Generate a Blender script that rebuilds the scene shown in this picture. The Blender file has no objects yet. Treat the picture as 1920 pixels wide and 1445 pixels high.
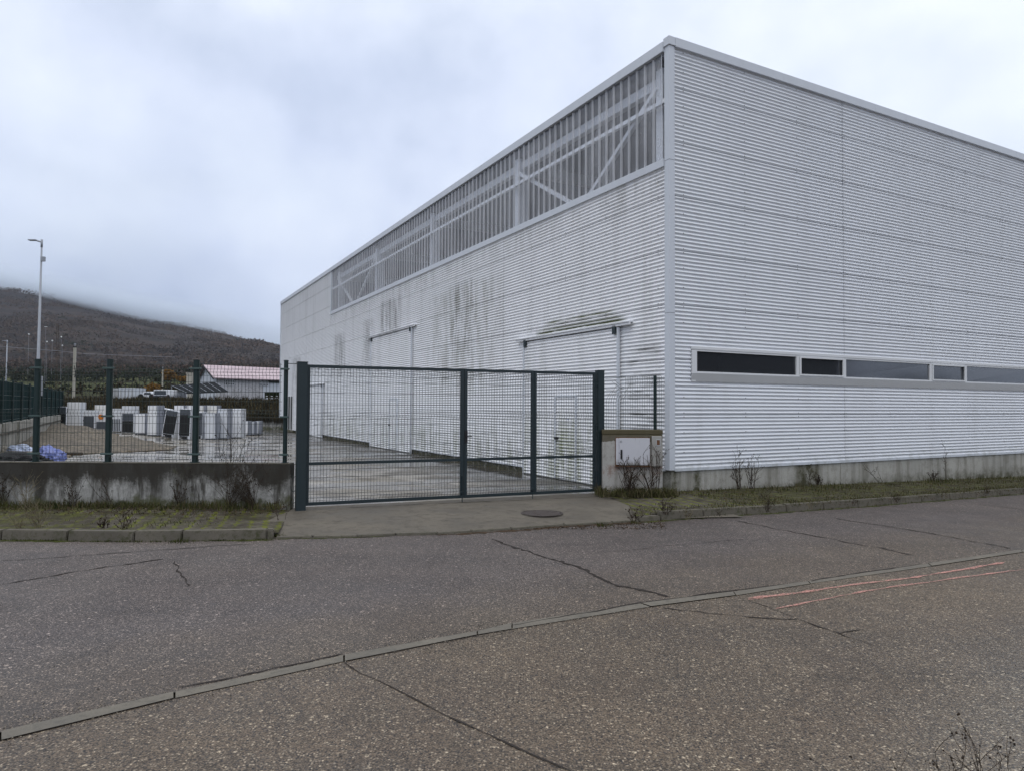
import bpy, bmesh, math, random
import numpy as np
from mathutils import Vector, Matrix
from mathutils.geometry import tessellate_polygon
D = bpy.data
SC = bpy.context.scene
COL = SC.collection
PI = math.pi
# ------------------------------------------------------------------ camera
F = 1311.0; EYE = 1.70
TH = math.atan(38.2 / F); RO = math.radians(.29)
cam = D.cameras.new('camera'); cam.sensor_width = 36; cam.lens = 36 * F / 1920
cam.clip_end = 9000; cam.clip_start = .05
camo = D.objects.new('camera', cam); COL.objects.link(camo)
RM = Matrix.Rotation(PI / 2 + TH, 3, 'X') @ Matrix.Rotation(RO, 3, 'Z')
camo.matrix_world = Matrix.Translation((0, 0, EYE)) @ RM.to_4x4()
SC.camera = camo
# ------------------------------------------------------------------ light
SUN_EL, SUN_AZ = math.radians(58), math.radians(205)   # azimuth from +Y clockwise
SC.view_settings.view_transform = 'Standard'; SC.view_settings.look = 'None'
SC.view_settings.gamma = 1; SC.view_settings.exposure = 0.23
SC.cycles.volume_bounces = 6; SC.cycles.transparent_max_bounces = 24
W = D.worlds.new('World'); SC.world = W; W.use_nodes = True
wt = W.node_tree; wt.nodes.clear()
def N(t, ty, loc=None, **k):
    n = t.nodes.new(ty)
    for a, b in k.items():
        setattr(n, a, b)
    return n
def setramp(cr, stops):
    cr.elements[0].position = stops[0][0]; cr.elements[0].color = (*stops[0][1], 1)
    cr.elements[1].position = stops[-1][0]; cr.elements[1].color = (*stops[-1][1], 1)
    for p, c in stops[1:-1]:
        e = cr.elements.new(p); e.color = (*c, 1)
L_ = wt.links.new
sky = N(wt, 'ShaderNodeTexSky', sky_type='NISHITA', sun_disc=False)
sky.sun_elevation = SUN_EL; sky.sun_rotation = SUN_AZ; sky.air_density = 1.5; sky.dust_density = 3
bg1 = N(wt, 'ShaderNodeBackground'); bg1.inputs[1].default_value = .05; L_(sky.outputs[0], bg1.inputs[0])
tc = N(wt, 'ShaderNodeTexCoord'); sx = N(wt, 'ShaderNodeSeparateXYZ'); L_(tc.outputs['Generated'], sx.inputs[0])
# overcast deck: brightness by elevation, broken by two scales of cloud
mp = N(wt, 'ShaderNodeMapping'); mp.inputs['Scale'].default_value = (1, 1, 2.6); L_(tc.outputs['Generated'], mp.inputs[0])
n1 = N(wt, 'ShaderNodeTexNoise'); n1.inputs['Scale'].default_value = 1.9; n1.inputs['Detail'].default_value = 6; n1.inputs['Roughness'].default_value = .45
L_(mp.outputs[0], n1.inputs[0])
n2 = N(wt, 'ShaderNodeTexNoise'); n2.inputs['Scale'].default_value = 2.3; n2.inputs['Detail'].default_value = 6; n2.inputs['Roughness'].default_value = .5
mp2 = N(wt, 'ShaderNodeMapping'); mp2.inputs['Location'].default_value = (7.3, 2.1, .4); L_(tc.outputs['Generated'], mp2.inputs[0]); L_(mp2.outputs[0], n2.inputs[0])
# elevation value + slight brightening towards the right
ma = N(wt, 'ShaderNodeMath', operation='MULTIPLY_ADD'); L_(sx.outputs[0], ma.inputs[0]); ma.inputs[1].default_value = .05; L_(sx.outputs[2], ma.inputs[2])
mb_ = N(wt, 'ShaderNodeMath', operation='MULTIPLY_ADD'); L_(n1.outputs[0], mb_.inputs[0]); mb_.inputs[1].default_value = .50; L_(ma.outputs[0], mb_.inputs[2])
r1 = N(wt, 'ShaderNodeValToRGB')
setramp(r1.color_ramp, [(0.0, (.30, .35, .42)), (.20, (.28, .335, .42)), (.28, (.36, .43, .54)), (.38, (.54, .62, .77)), (.50, (.67, .75, .91)), (.64, (.80, .87, 1.0)), (.82, (1.02, 1.07, 1.14)), (1.0, (1.3, 1.33, 1.37))])
L_(mb_.outputs[0], r1.inputs[0])
r2 = N(wt, 'ShaderNodeValToRGB'); setramp(r2.color_ramp, [(.34, (.66, .70, .78)), (.46, (.86, .875, .93)), (.62, (1.06, 1.05, 1.03))]); L_(n2.outputs[0], r2.inputs[0])
mx = N(wt, 'ShaderNodeMix', data_type='RGBA', blend_type='MULTIPLY'); mx.inputs[0].default_value = 1
L_(r1.outputs[0], mx.inputs[6]); L_(r2.outputs[0], mx.inputs[7])
bg2 = N(wt, 'ShaderNodeBackground'); bg2.inputs[1].default_value = 1.0; L_(mx.outputs[2], bg2.inputs[0])
ms = N(wt, 'ShaderNodeMixShader'); ms.inputs[0].default_value = .94
L_(bg1.outputs[0], ms.inputs[1]); L_(bg2.outputs[0], ms.inputs[2])
wo = N(wt, 'ShaderNodeOutputWorld'); L_(ms.outputs[0], wo.inputs[0])
sl = D.lights.new('sun', 'SUN'); sl.energy = .55; sl.angle = math.radians(40); sl.color = (1, .96, .90)
so = D.objects.new('sun', sl); COL.objects.link(so)
sd = Vector((math.sin(SUN_AZ) * math.cos(SUN_EL), math.cos(SUN_AZ) * math.cos(SUN_EL), math.sin(SUN_EL)))
so.rotation_euler = sd.to_track_quat('Z', 'Y').to_euler()

# ------------------------------------------------------------------ frame helpers
def ray(px, py): return RM @ Vector(((px - 960) / F, -(py - 722.5) / F, -1))
def clamp(a, lo=0., hi=1.): return max(lo, min(hi, a))
def Zg(x, y):
    z = -.024 * max(0., x - 3.0)
    z = max(z, -1.2)
    z += .36 * clamp((-x - 14) / 13) * clamp((y - 28) / 9)
    return z
def P(px, py, dz=0.):
    d = ray(px, py); z = dz
    for _ in range(12):
        k = (z - EYE) / d.z; z = Zg(d.x * k, d.y * k) + dz
    return Vector((d.x * k, d.y * k, z))
def AT(px, py, Y):
    d = ray(px, py); k = Y / d.y
    return Vector((d.x * k, Y, EYE + d.z * k))
AB = math.radians(28.6)
VV = Vector((math.cos(AB), math.sin(AB), 0)); UU = Vector((-math.sin(AB), math.cos(AB), 0))
CX, CY = 2.994, 13.268

# ------------------------------------------------------------------ mesh builder
class MB:
    def __init__(s): s.v = []; s.f = []; s.m = []
    def quad(s, a, b, c, d, m=0):
        i = len(s.v); s.v += [tuple(a), tuple(b), tuple(c), tuple(d)]; s.f.append((i, i + 1, i + 2, i + 3)); s.m.append(m)
    def tri(s, a, b, c, m=0):
        i = len(s.v); s.v += [tuple(a), tuple(b), tuple(c)]; s.f.append((i, i + 1, i + 2)); s.m.append(m)
    def box(s, x0, x1, y0, y1, z0, z1, m=0, M=None, b=0):
        if b:
            bm = bmesh.new(); bmesh.ops.create_cube(bm, size=1)
            for v in bm.verts: v.co = Vector(((x0 + x1) / 2 + v.co.x * (x1 - x0), (y0 + y1) / 2 + v.co.y * (y1 - y0), (z0 + z1) / 2 + v.co.z * (z1 - z0)))
            bmesh.ops.bevel(bm, geom=bm.edges[:], offset=b, segments=2, affect='EDGES', profile=.6)
            s.bm(bm, m, M); return
        i = len(s.v)
        for x, y, z in ((x0, y0, z0), (x1, y0, z0), (x1, y1, z0), (x0, y1, z0), (x0, y0, z1), (x1, y0, z1), (x1, y1, z1), (x0, y1, z1)):
            p = Vector((x, y, z)); s.v.append(tuple(M @ p) if M else tuple(p))
        for f in ((3, 2, 1, 0), (4, 5, 6, 7), (0, 1, 5, 4), (1, 2, 6, 5), (2, 3, 7, 6), (3, 0, 4, 7)):
            s.f.append(tuple(i + k for k in f)); s.m.append(m)
    def bm(s, bm, m=0, M=None):
        i = len(s.v); bm.verts.ensure_lookup_table()
        for v in bm.verts: s.v.append(tuple(M @ v.co) if M else tuple(v.co))
        for f in bm.faces: s.f.append(tuple(i + v.index for v in f.verts)); s.m.append(m)
        bm.free()
    def tube(s, pts, r, n=6, m=0, cap=True):
        pts = [Vector(p) for p in pts]; k = len(pts); i0 = len(s.v)
        rs = r if isinstance(r, (list, tuple)) else [r] * k
        for j, p in enumerate(pts):
            t = (pts[min(j + 1, k - 1)] - pts[max(j - 1, 0)]);
            if t.length < 1e-9: t = Vector((0, 0, 1))
            t.normalize()
            a = t.cross(Vector((0, 0, 1)) if abs(t.z) < .9 else Vector((0, 1, 0))).normalized(); b = t.cross(a)
            for q in range(n):
                an = 2 * PI * q / n; s.v.append(tuple(p + (a * math.cos(an) + b * math.sin(an)) * rs[j]))
        for j in range(k - 1):
            for q in range(n):
                a = i0 + j * n + q; b = i0 + j * n + (q + 1) % n
                s.f.append((a, b, b + n, a + n)); s.m.append(m)
        if cap and n > 2:
            s.f.append(tuple(i0 + q for q in range(n))[::-1]); s.m.append(m)
            s.f.append(tuple(i0 + (k - 1) * n + q for q in range(n))); s.m.append(m)
    def bar(s, a, b, w, h, m=0):
        a = Vector(a); b = Vector(b); t = (b - a).normalized()
        up = Vector((0, 0, 1)) if abs(t.z) < .95 else Vector((0, 1, 0))
        x = t.cross(up).normalized() * w / 2; y = x.cross(t).normalized() * h / 2
        i = len(s.v)
        for p in (a, b):
            for q in (-x - y, x - y, x + y, -x + y): s.v.append(tuple(p + q))
        for f in ((0, 1, 2, 3), (7, 6, 5, 4), (0, 4, 5, 1), (1, 5, 6, 2), (2, 6, 7, 3), (3, 7, 4, 0)):
            s.f.append(tuple(i + k for k in f)); s.m.append(m)
    def build(s, name, mats, parent=None, smooth=False, **tagkw):
        me = D.meshes.new(name); me.from_pydata(s.v, [], s.f)
        for mm in (mats if isinstance(mats, (list, tuple)) else [mats]): me.materials.append(mm)
        me.polygons.foreach_set('material_index', s.m)
        if smooth: me.polygons.foreach_set('use_smooth', [True] * len(s.f))
        me.update()
        o = D.objects.new(name, me); COL.objects.link(o)
        if parent: o.parent = parent
        return tag(o, **tagkw)
def tag(o, label=None, cat=None, group=None, kind=None):
    if label: o['label'] = label
    if cat: o['category'] = cat
    if group: o['group'] = group
    if kind: o['kind'] = kind
    return o
def empty(name, loc=(0, 0, 0), rz=0, **k):
    o = D.objects.new(name, None); COL.objects.link(o); o.location = loc; o.rotation_euler = (0, 0, rz); o.empty_display_size = .1
    return tag(o, **k)

# ------------------------------------------------------------------ materials
def mat(name, col=(.5, .5, .5), rough=.6, metal=0., spec=.5):
    m = D.materials.new(name); m.use_nodes = True
    b = m.node_tree.nodes['Principled BSDF']
    b.inputs['Base Color'].default_value = (*col, 1); b.inputs['Roughness'].default_value = rough
    b.inputs['Metallic'].default_value = metal; b.inputs['Specular IOR Level'].default_value = spec
    return m
class G:   # tiny node graph wrapper around a material
    def __init__(s, name, rough=.7, spec=.5, metal=0):
        s.m = mat(name, rough=rough, spec=spec, metal=metal); s.t = s.m.node_tree; s.b = s.t.nodes['Principled BSDF']
        s.tc = s.t.nodes.new('ShaderNodeTexCoord'); s.co = s.tc.outputs['Object']
    def L(s, a, b): s.t.links.new(a, b)
    def map(s, scale=(1, 1, 1), rot=(0, 0, 0), loc=(0, 0, 0)):
        n = s.t.nodes.new('ShaderNodeMapping'); n.inputs['Scale'].default_value = scale; n.inputs['Rotation'].default_value = rot; n.inputs['Location'].default_value = loc
        s.L(s.co, n.inputs[0]); return n.outputs[0]
    def noise(s, scale, detail=4, rough=.5, vec=None, dist=0):
        n = s.t.nodes.new('ShaderNodeTexNoise'); n.inputs['Scale'].default_value = scale; n.inputs['Detail'].default_value = detail; n.inputs['Roughness'].default_value = rough; n.inputs['Distortion'].default_value = dist
        s.L(vec if vec is not None else s.co, n.inputs[0]); return n.outputs[0]
    def vor(s, scale, out='Color', vec=None, feature='F1'):
        n = s.t.nodes.new('ShaderNodeTexVoronoi'); n.feature = feature; n.inputs['Scale'].default_value = scale
        s.L(vec if vec is not None else s.co, n.inputs[0]); return n.outputs[out]
    def ramp(s, fac, stops):
        n = s.t.nodes.new('ShaderNodeValToRGB'); setramp(n.color_ramp, [(p, c if isinstance(c, tuple) else (c, c, c)) for p, c in stops]); s.L(fac, n.inputs[0]); return n.outputs[0]
    def mix(s, fac, a, b, mode='MIX'):
        n = s.t.nodes.new('ShaderNodeMix'); n.data_type = 'RGBA'; n.blend_type = mode
        for i, x in ((0, fac), (6, a), (7, b)):
            if isinstance(x, (int, float)): n.inputs[i].default_value = x if i == 0 else (x, x, x, 1)
            elif isinstance(x, tuple): n.inputs[i].default_value = (*x, 1)
            else: s.L(x, n.inputs[i])
        return n.outputs[2]
    def math(s, op, a, b=0., c=None):
        n = s.t.nodes.new('ShaderNodeMath'); n.operation = op
        for i, x in enumerate((a, b, c)):
            if x is None: continue
            if isinstance(x, (int, float)): n.inputs[i].default_value = x
            else: s.L(x, n.inputs[i])
        return n.outputs[0]
    def sep(s):
        n = s.t.nodes.new('ShaderNodeSeparateXYZ'); s.L(s.co, n.inputs[0]); return n.outputs
    def step(s, v, lo, hi, inv=False):   # smooth 0..1
        n = s.t.nodes.new('ShaderNodeMapRange'); n.interpolation_type = 'SMOOTHSTEP'
        s.L(v, n.inputs[0]); n.inputs[1].default_value = lo; n.inputs[2].default_value = hi
        n.inputs[3].default_value = 1 if inv else 0; n.inputs[4].default_value = 0 if inv else 1
        return n.outputs[0]
    def band(s, v, a, b, c, d): return s.math('MULTIPLY', s.step(v, a, b), s.step(v, c, d, True))
    def color(s, x): s.L(x, s.b.inputs['Base Color']); return s
    def rough(s, x): s.L(x, s.b.inputs['Roughness']); return s
    def bump(s, h, strength=.5, dist=.01):
        n = s.t.nodes.new('ShaderNodeBump'); n.inputs['Strength'].default_value = strength; n.inputs['Distance'].default_value = dist
        s.L(h, n.inputs['Height']); s.L(n.outputs[0], s.b.inputs['Normal']); return s

def asphalt(name, dark, light, tint, stone=(.34, .31, .28), dens=.62, scale=75, rough=(.5, .85), near=False):
    g = G(name, spec=.4)
    big = g.noise(.35, 5, .6); mid = g.noise(3.2, 5, .65)
    base = g.mix(g.ramp(big, [(.35, 0.), (.65, 1.)]), dark, light)
    base = g.mix(g.ramp(mid, [(.3, 0.), (.7, .55)]), base, tint)
    lane = g.noise(1., 5, .6, g.map((.12, 1.1, 1), rot=(0, 0, .42)))
    base = g.mix(g.ramp(lane, [(.40, 0.), (.60, .8)]), base, g.mix(1, base, (1.30, 1.28, 1.26), 'MULTIPLY'))
    # aggregate: one colour per stone, some pale, some black
    vc = g.vor(scale, 'Color'); vd = g.vor(scale, 'Distance')
    rgb = g.t.nodes.new('ShaderNodeSeparateColor'); g.L(vc, rgb.inputs[0])
    pale = g.ramp(rgb.outputs[0], [(dens, 0.), (dens + .10, 1.)])
    blk = g.ramp(rgb.outputs[1], [(.42, 0.), (.52, .85)])
    shape = g.ramp(vd, [(.25, 1.), (.55, 0.)])
    c = g.mix(g.math('MULTIPLY', blk, shape), base, (.022, .021, .022))
    stc = g.mix(rgb.outputs[2], stone, tuple(min(1, x * 1.6) for x in stone))
    c = g.mix(g.math('MULTIPLY', g.math('MULTIPLY', pale, shape), .62), c, stc)
    c = g.mix(g.ramp(g.noise(.9, 6, .7, g.map((1, .55, 1), rot=(0, 0, .45))), [(.42, .45), (.60, 0.)]), c, g.mix(1, c, (.62, .60, .62), 'MULTIPLY'))
    va, vb = g.vor(26, 'Color'), g.vor(26, 'Distance'); s3 = g.t.nodes.new('ShaderNodeSeparateColor'); g.L(va, s3.inputs[0])
    big_st = g.math('MULTIPLY', g.ramp(s3.outputs[0], [(.86, 0.), (.88, 1.)]), g.ramp(vb, [(.2, 1.), (.34, 0.)]))
    c = g.mix(g.math('MULTIPLY', big_st, .75), c, g.mix(s3.outputs[1], stone, tuple(min(1, x * 1.5) for x in stone)))
    pit = g.math('MULTIPLY', g.ramp(s3.outputs[2], [(.90, 0.), (.92, 1.)]), g.ramp(vb, [(.12, 1.), (.22, 0.)]))
    c = g.mix(pit, c, (.012, .011, .011))
    sp = g.sep()
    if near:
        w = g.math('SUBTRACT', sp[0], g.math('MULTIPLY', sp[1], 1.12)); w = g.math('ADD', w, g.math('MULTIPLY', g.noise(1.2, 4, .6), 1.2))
        sheenf = g.step(w, -2.1, -.3); c = g.mix(g.math('MULTIPLY', sheenf, .6), c, g.mix(1, c, (1.35, 1.5, 1.6), 'MULTIPLY'))  # damp corner: bluish sheen painted into the colour, roughness lowered as well
    else:   # dusty fringe along the gutter, brownish
        w = g.math('ADD', g.math('ADD', sp[1], g.math('MULTIPLY', sp[0], -.62)), g.math('MULTIPLY', g.noise(1.5, 5, .7), 1.3))
        c = g.mix(g.math('MULTIPLY', g.step(w, 6.3, 7.9, True), .7), c, g.mix(1, c, (1.10, 1.04, .84), 'MULTIPLY'))
    vc2 = g.vor(scale * 2.3, 'Color'); s2 = g.t.nodes.new('ShaderNodeSeparateColor'); g.L(vc2, s2.inputs[0])
    c = g.mix(1, c, g.ramp(s2.outputs[0], [(0., .30), (.5, .95), (1., 1.9)]), 'MULTIPLY')
    g.color(c)
    rr = g.ramp(big, [(.3, rough[0]), (.7, rough[1])])
    g.rough(g.mix(sheenf, rr, .30) if near else rr)
    g.bump(g.math('ADD', g.math('MULTIPLY', vd, -1.), g.noise(scale * .6, 2)), .45, .006)
    return g
M = {}
M['road'] = asphalt('road_asphalt', (.051, .043, .039), (.073, .062, .056), (.084, .068, .060), stone=(.26, .215, .19), dens=.60, scale=78).m
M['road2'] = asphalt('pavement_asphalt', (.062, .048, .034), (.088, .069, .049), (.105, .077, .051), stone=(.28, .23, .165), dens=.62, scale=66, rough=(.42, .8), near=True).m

def concrete(name, a, b, stain, sc=1.0, rough=(.6, .95), streak=0, stain_amt=.7, bump=.3):
    g = G(name, spec=.35)
    big = g.noise(.9 * sc, 6, .62); fine = g.noise(38 * sc, 4, .7); md = g.noise(5 * sc, 6, .7)
    c = g.mix(g.ramp(big, [(.35, 0.), (.65, 1.)]), a, b)
    c = g.mix(g.ramp(fine, [(.35, .35), (.65, 0.)]), c, tuple(x * .45 for x in a))
    if streak:
        st = g.noise(1., 5, .65, g.map((3.2, 3.2, .35)))
        c = g.mix(g.math('MULTIPLY', g.ramp(st, [(.47, 0.), (.62, 1.)]), streak), c, stain)
    c = g.mix(g.math('MULTIPLY', g.ramp(md, [(.5, 0.), (.7, 1.)]), stain_amt), c, stain)
    g.color(c); g.rough(g.ramp(big, [(.35, rough[0]), (.65, rough[1])])); g.bump(fine, bump, .004)
    return g
M['kerb'] = concrete('kerb_concrete', (.095, .084, .064), (.140, .125, .10), (.040, .042, .016), 2.6, stain_amt=.95).m
M['gutter'] = concrete('gutter_concrete', (.125, .112, .09), (.18, .162, .132), (.07, .065, .055), 3).m
M['apron'] = concrete('apron_concrete', (.098, .086, .068), (.15, .132, .105), (.055, .046, .035), 1.3, stain_amt=.8).m
g = concrete('plinth_concrete', (.36, .35, .315), (.47, .455, .41), (.13, .12, .09), 1, streak=.6, stain_amt=.5)
sp = g.sep(); old = g.b.inputs['Base Color'].links[0].from_socket; nn = g.noise(5, 5, .7)
k = g.math('ADD', g.math('ADD', g.band(sp[0], -.3, -.1, .1, .35), g.band(sp[0], .55, .66, .72, .85)), g.math('ADD', g.band(sp[0], 3.3, 3.6, 4.1, 4.4), g.math('MULTIPLY', g.step(sp[2], -.1, .22, True), .9)))
k = g.math('MULTIPLY', k, g.ramp(nn, [(.35, .25), (.6, 1.)]))
g.color(g.mix(g.math('MINIMUM', g.math('MULTIPLY', k, .9), .92), old, (.045, .042, .015))); M['plinth'] = g.m
def wallmat():
    g = concrete('old_wall_concrete', (.32, .315, .295), (.44, .435, .41), (.045, .042, .035), 1.2, streak=.6, stain_amt=.5)
    z = g.sep()[2]; old = g.b.inputs['Base Color'].links[0].from_socket
    st = g.noise(1., 6, .65, g.map((2.6, 2.6, .5), loc=(3, 0, 1)))
    k = g.math('ADD', g.math('MULTIPLY', g.step(z, .25, .78), .50), st)
    k = g.math('ADD', k, g.math('MULTIPLY', g.math('SUBTRACT', g.noise(11, 6, .8), .5), .55)); soot = g.ramp(k, [(.60, 0.), (.84, 1.)])
    c = g.mix(g.math('MULTIPLY', soot, .94), old, (.022, .019, .014)); c = g.mix(g.ramp(g.noise(1., 6, .75, g.map((1.6, 1, .3), loc=(8, 0, 0))), [(.46, 0.), (.56, .9)]), c, (.028, .024, .018))
    mk = g.ramp(g.math('ADD', g.noise(3.5, 5, .7), g.math('MULTIPLY', g.step(z, .1, .42, True), .26)), [(.62, 0.), (.78, .85)])
    c = g.mix(mk, c, (.055, .058, .022))
    g.color(c); return g.m
M['oldwall'] = wallmat()
def pillarmat():
    g = concrete('cabinet_pillar_concrete', (.36, .35, .32), (.47, .455, .43), (.13, .115, .095), 2.2, streak=.5, stain_amt=.5)
    z = g.sep()[2]; old = g.b.inputs['Base Color'].links[0].from_socket
    nn = g.noise(9, 5, .7)
    k = g.math('ADD', g.step(z, 1.15, 1.19), g.math('MULTIPLY', nn, .0))
    k2 = g.ramp(g.math('ADD', g.step(z, .88, 1.2), g.math('MULTIPLY', nn, .8)), [(.95, 0.), (1.2, 1.)])
    c = g.mix(g.math('MULTIPLY', k2, .85), old, (.065, .052, .026))
    c = g.mix(g.math('MULTIPLY', k, .8), c, (.075, .062, .03))
    c = g.mix(g.math('MULTIPLY', g.ramp(g.noise(4.5, 5, .7), [(.48, 0.), (.62, 1.)]), g.band(z, .3, .5, .6, .66)), c, (.23, .17, .14))
    g.color(c); return g.m
M['pillar'] = pillarmat()
def paver():
    g = G('paver_blocks', spec=.3)
    def lin(ax, ay, k):
        n = g.t.nodes.new('ShaderNodeVectorMath'); n.operation = 'DOT_PRODUCT'; g.L(g.co, n.inputs[0]); n.inputs[1].default_value = (ax / k, ay / k, 0)
        return n.outputs['Value']
    wob = g.math('MULTIPLY', g.math('SUBTRACT', g.noise(7, 3), .5), .22)
    ca, sa = math.cos(.28), math.sin(.28)
    V_ = g.math('ADD', lin(-sa, ca, .11), wob); row = g.math('MODULO', g.math('ABSOLUTE', g.math('FLOOR', V_)), 2.)
    U_ = g.math('ADD', g.math('ADD', lin(ca, sa, .19), wob), g.math('MULTIPLY', row, .12))
    def edge(q): f = g.math('FRACT', q); return g.math('MINIMUM', f, g.math('SUBTRACT', 1., f))
    du, dv = edge(U_), edge(V_)
    jw = g.ramp(g.noise(2.5, 4, .7), [(.35, .05), (.65, .22)])
    ju = g.math('LESS_THAN', du, jw); jv = g.math('LESS_THAN', dv, .10)
    blk = g.mix(g.noise(14, 5, .7), (.060, .052, .040), (.150, .132, .105))
    c = g.mix(jv, blk, (.030, .028, .012)); c = g.mix(ju, c, g.mix(g.noise(40, 3), (.075, .088, .008), (.16, .17, .02)))
    sp = g.sep(); wide = g.step(g.math('ABSOLUTE', g.math('ADD', sp[0], 1.)), 4.2, 5.6)
    moss = g.ramp(g.math('ADD', g.noise(1.7, 8, .8), g.math('MULTIPLY', wide, .10)), [(.50, 0.), (.60, .9)])
    c = g.mix(moss, c, g.mix(g.ramp(g.noise(9, 6, .8), [(.38, 0.), (.62, 1.)]), (.018, .017, .007), (.095, .10, .015)))
    c = g.mix(g.ramp(g.noise(3.1, 8, .85), [(.42, .9), (.57, .0)]), c, (.026, .020, .012))
    g.color(c); g.b.inputs['Roughness'].default_value = .9
    g.bump(g.math('ADD', g.math('MULTIPLY', g.math('MAXIMUM', ju, jv), -1.), g.noise(50, 3)), .6, .008)
    return g.m
M['paver'] = paver()
def yard():
    g = G('yard_wet_concrete', spec=.6)
    big = g.noise(.22, 6, .6); md = g.noise(1.4, 6, .65, g.map((.8, .8, 1), rot=(0, 0, .5))); fine = g.noise(30, 3)
    s, = (g.sep(),)
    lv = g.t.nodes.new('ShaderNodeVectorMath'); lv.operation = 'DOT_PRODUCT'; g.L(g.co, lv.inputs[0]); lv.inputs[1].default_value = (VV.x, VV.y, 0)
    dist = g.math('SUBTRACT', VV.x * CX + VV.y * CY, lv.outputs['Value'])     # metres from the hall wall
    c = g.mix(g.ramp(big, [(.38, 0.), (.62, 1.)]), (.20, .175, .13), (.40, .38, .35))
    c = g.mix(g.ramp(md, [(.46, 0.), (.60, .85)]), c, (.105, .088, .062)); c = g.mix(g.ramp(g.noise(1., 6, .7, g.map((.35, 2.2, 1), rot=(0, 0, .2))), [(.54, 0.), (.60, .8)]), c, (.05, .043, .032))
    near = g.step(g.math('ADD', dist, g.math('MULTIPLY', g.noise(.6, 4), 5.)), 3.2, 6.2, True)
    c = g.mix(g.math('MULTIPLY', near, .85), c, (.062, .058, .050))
    c = g.mix(g.ramp(fine, [(.4, .25), (.6, 0.)]), c, (.05, .047, .04))
    g.color(c)
    wet = g.ramp(g.noise(.5, 5, .6, g.map((.7, 1.5, 1), loc=(9, 3, 0))), [(.44, .5), (.54, .07)])
    g.rough(wet); g.bump(g.noise(14, 3), .12, .004); return g.m
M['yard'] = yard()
def gravel():
    g = G('gravel', spec=.3)
    vc = g.vor(9, 'Color'); s = g.t.nodes.new('ShaderNodeSeparateColor'); g.L(vc, s.inputs[0])
    c = g.mix(s.outputs[0], (.055, .042, .026), (.27, .22, .15)); c = g.mix(g.ramp(g.noise(.9, 5), [(.4, .0), (.65, .6)]), c, (.085, .066, .042))
    c = g.mix(g.ramp(g.noise(3.5, 7, .85), [(.42, .8), (.55, 0.)]), c, (.035, .027, .017)); g.color(c); g.bump(s.outputs[1], .8, .05); return g.m
M['gravel'] = gravel()
def grassland():
    g = G('field_and_wood_ground', spec=.15, rough=1)
    s = g.sep(); y = s[1]; x = s[0]
    woods = g.mix(g.ramp(g.noise(.012, 9, .78), [(.40, 0.), (.60, 1.)]), (.022, .018, .018), (.062, .043, .035))
    woods = g.mix(g.ramp(g.noise(.05, 6, .85, g.map((.6, 1.6, 1))), [(.42, .8), (.56, 0.)]), woods, (.010, .009, .010))
    woods = g.mix(g.ramp(g.noise(.0045, 6, .7, g.map((.5, 1.6, 3.))), [(.50, 0.), (.60, .55)]), woods, (.085, .062, .048))  # tone patches painted in to suggest shaded hollows and lighter spurs
    woods = g.mix(g.step(s[2], 150., 330.), woods, g.mix(1, woods, (.62, .66, .86), 'MULTIPLY'))  # distance haze painted in: upper hill tinted darker and bluer
    pine = g.ramp(g.noise(.0032, 6, .7), [(.58, 0.), (.66, .8)])
    woods = g.mix(pine, woods, (.017, .022, .014))
    warm = g.band(y, 620., 800., 1000., 1300.)
    woods = g.mix(g.math('MULTIPLY', warm, .55), woods, (.105, .056, .030))
    fld = g.mix(g.noise(.02, 5, .6), (.080, .115, .030), (.17, .165, .065))
    fld = g.mix(g.ramp(g.noise(.045, 3, .8, g.map((.4, 2.2, 1))), [(.47, 0.), (.55, .9)]), fld, (.030, .027, .018))
    c = g.mix(g.step(y, 480., 560.), fld, woods)
    near = g.mix(g.noise(.6, 6, .7), (.035, .03, .018), (.085, .072, .04))
    c = g.mix(g.step(y, 90., 160., True), c, near)
    g.color(c); g.bump(g.noise(.06, 8, .8), .9, 14.); return g.m
M['terrain'] = grassland()
PIT_ = .075
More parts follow.
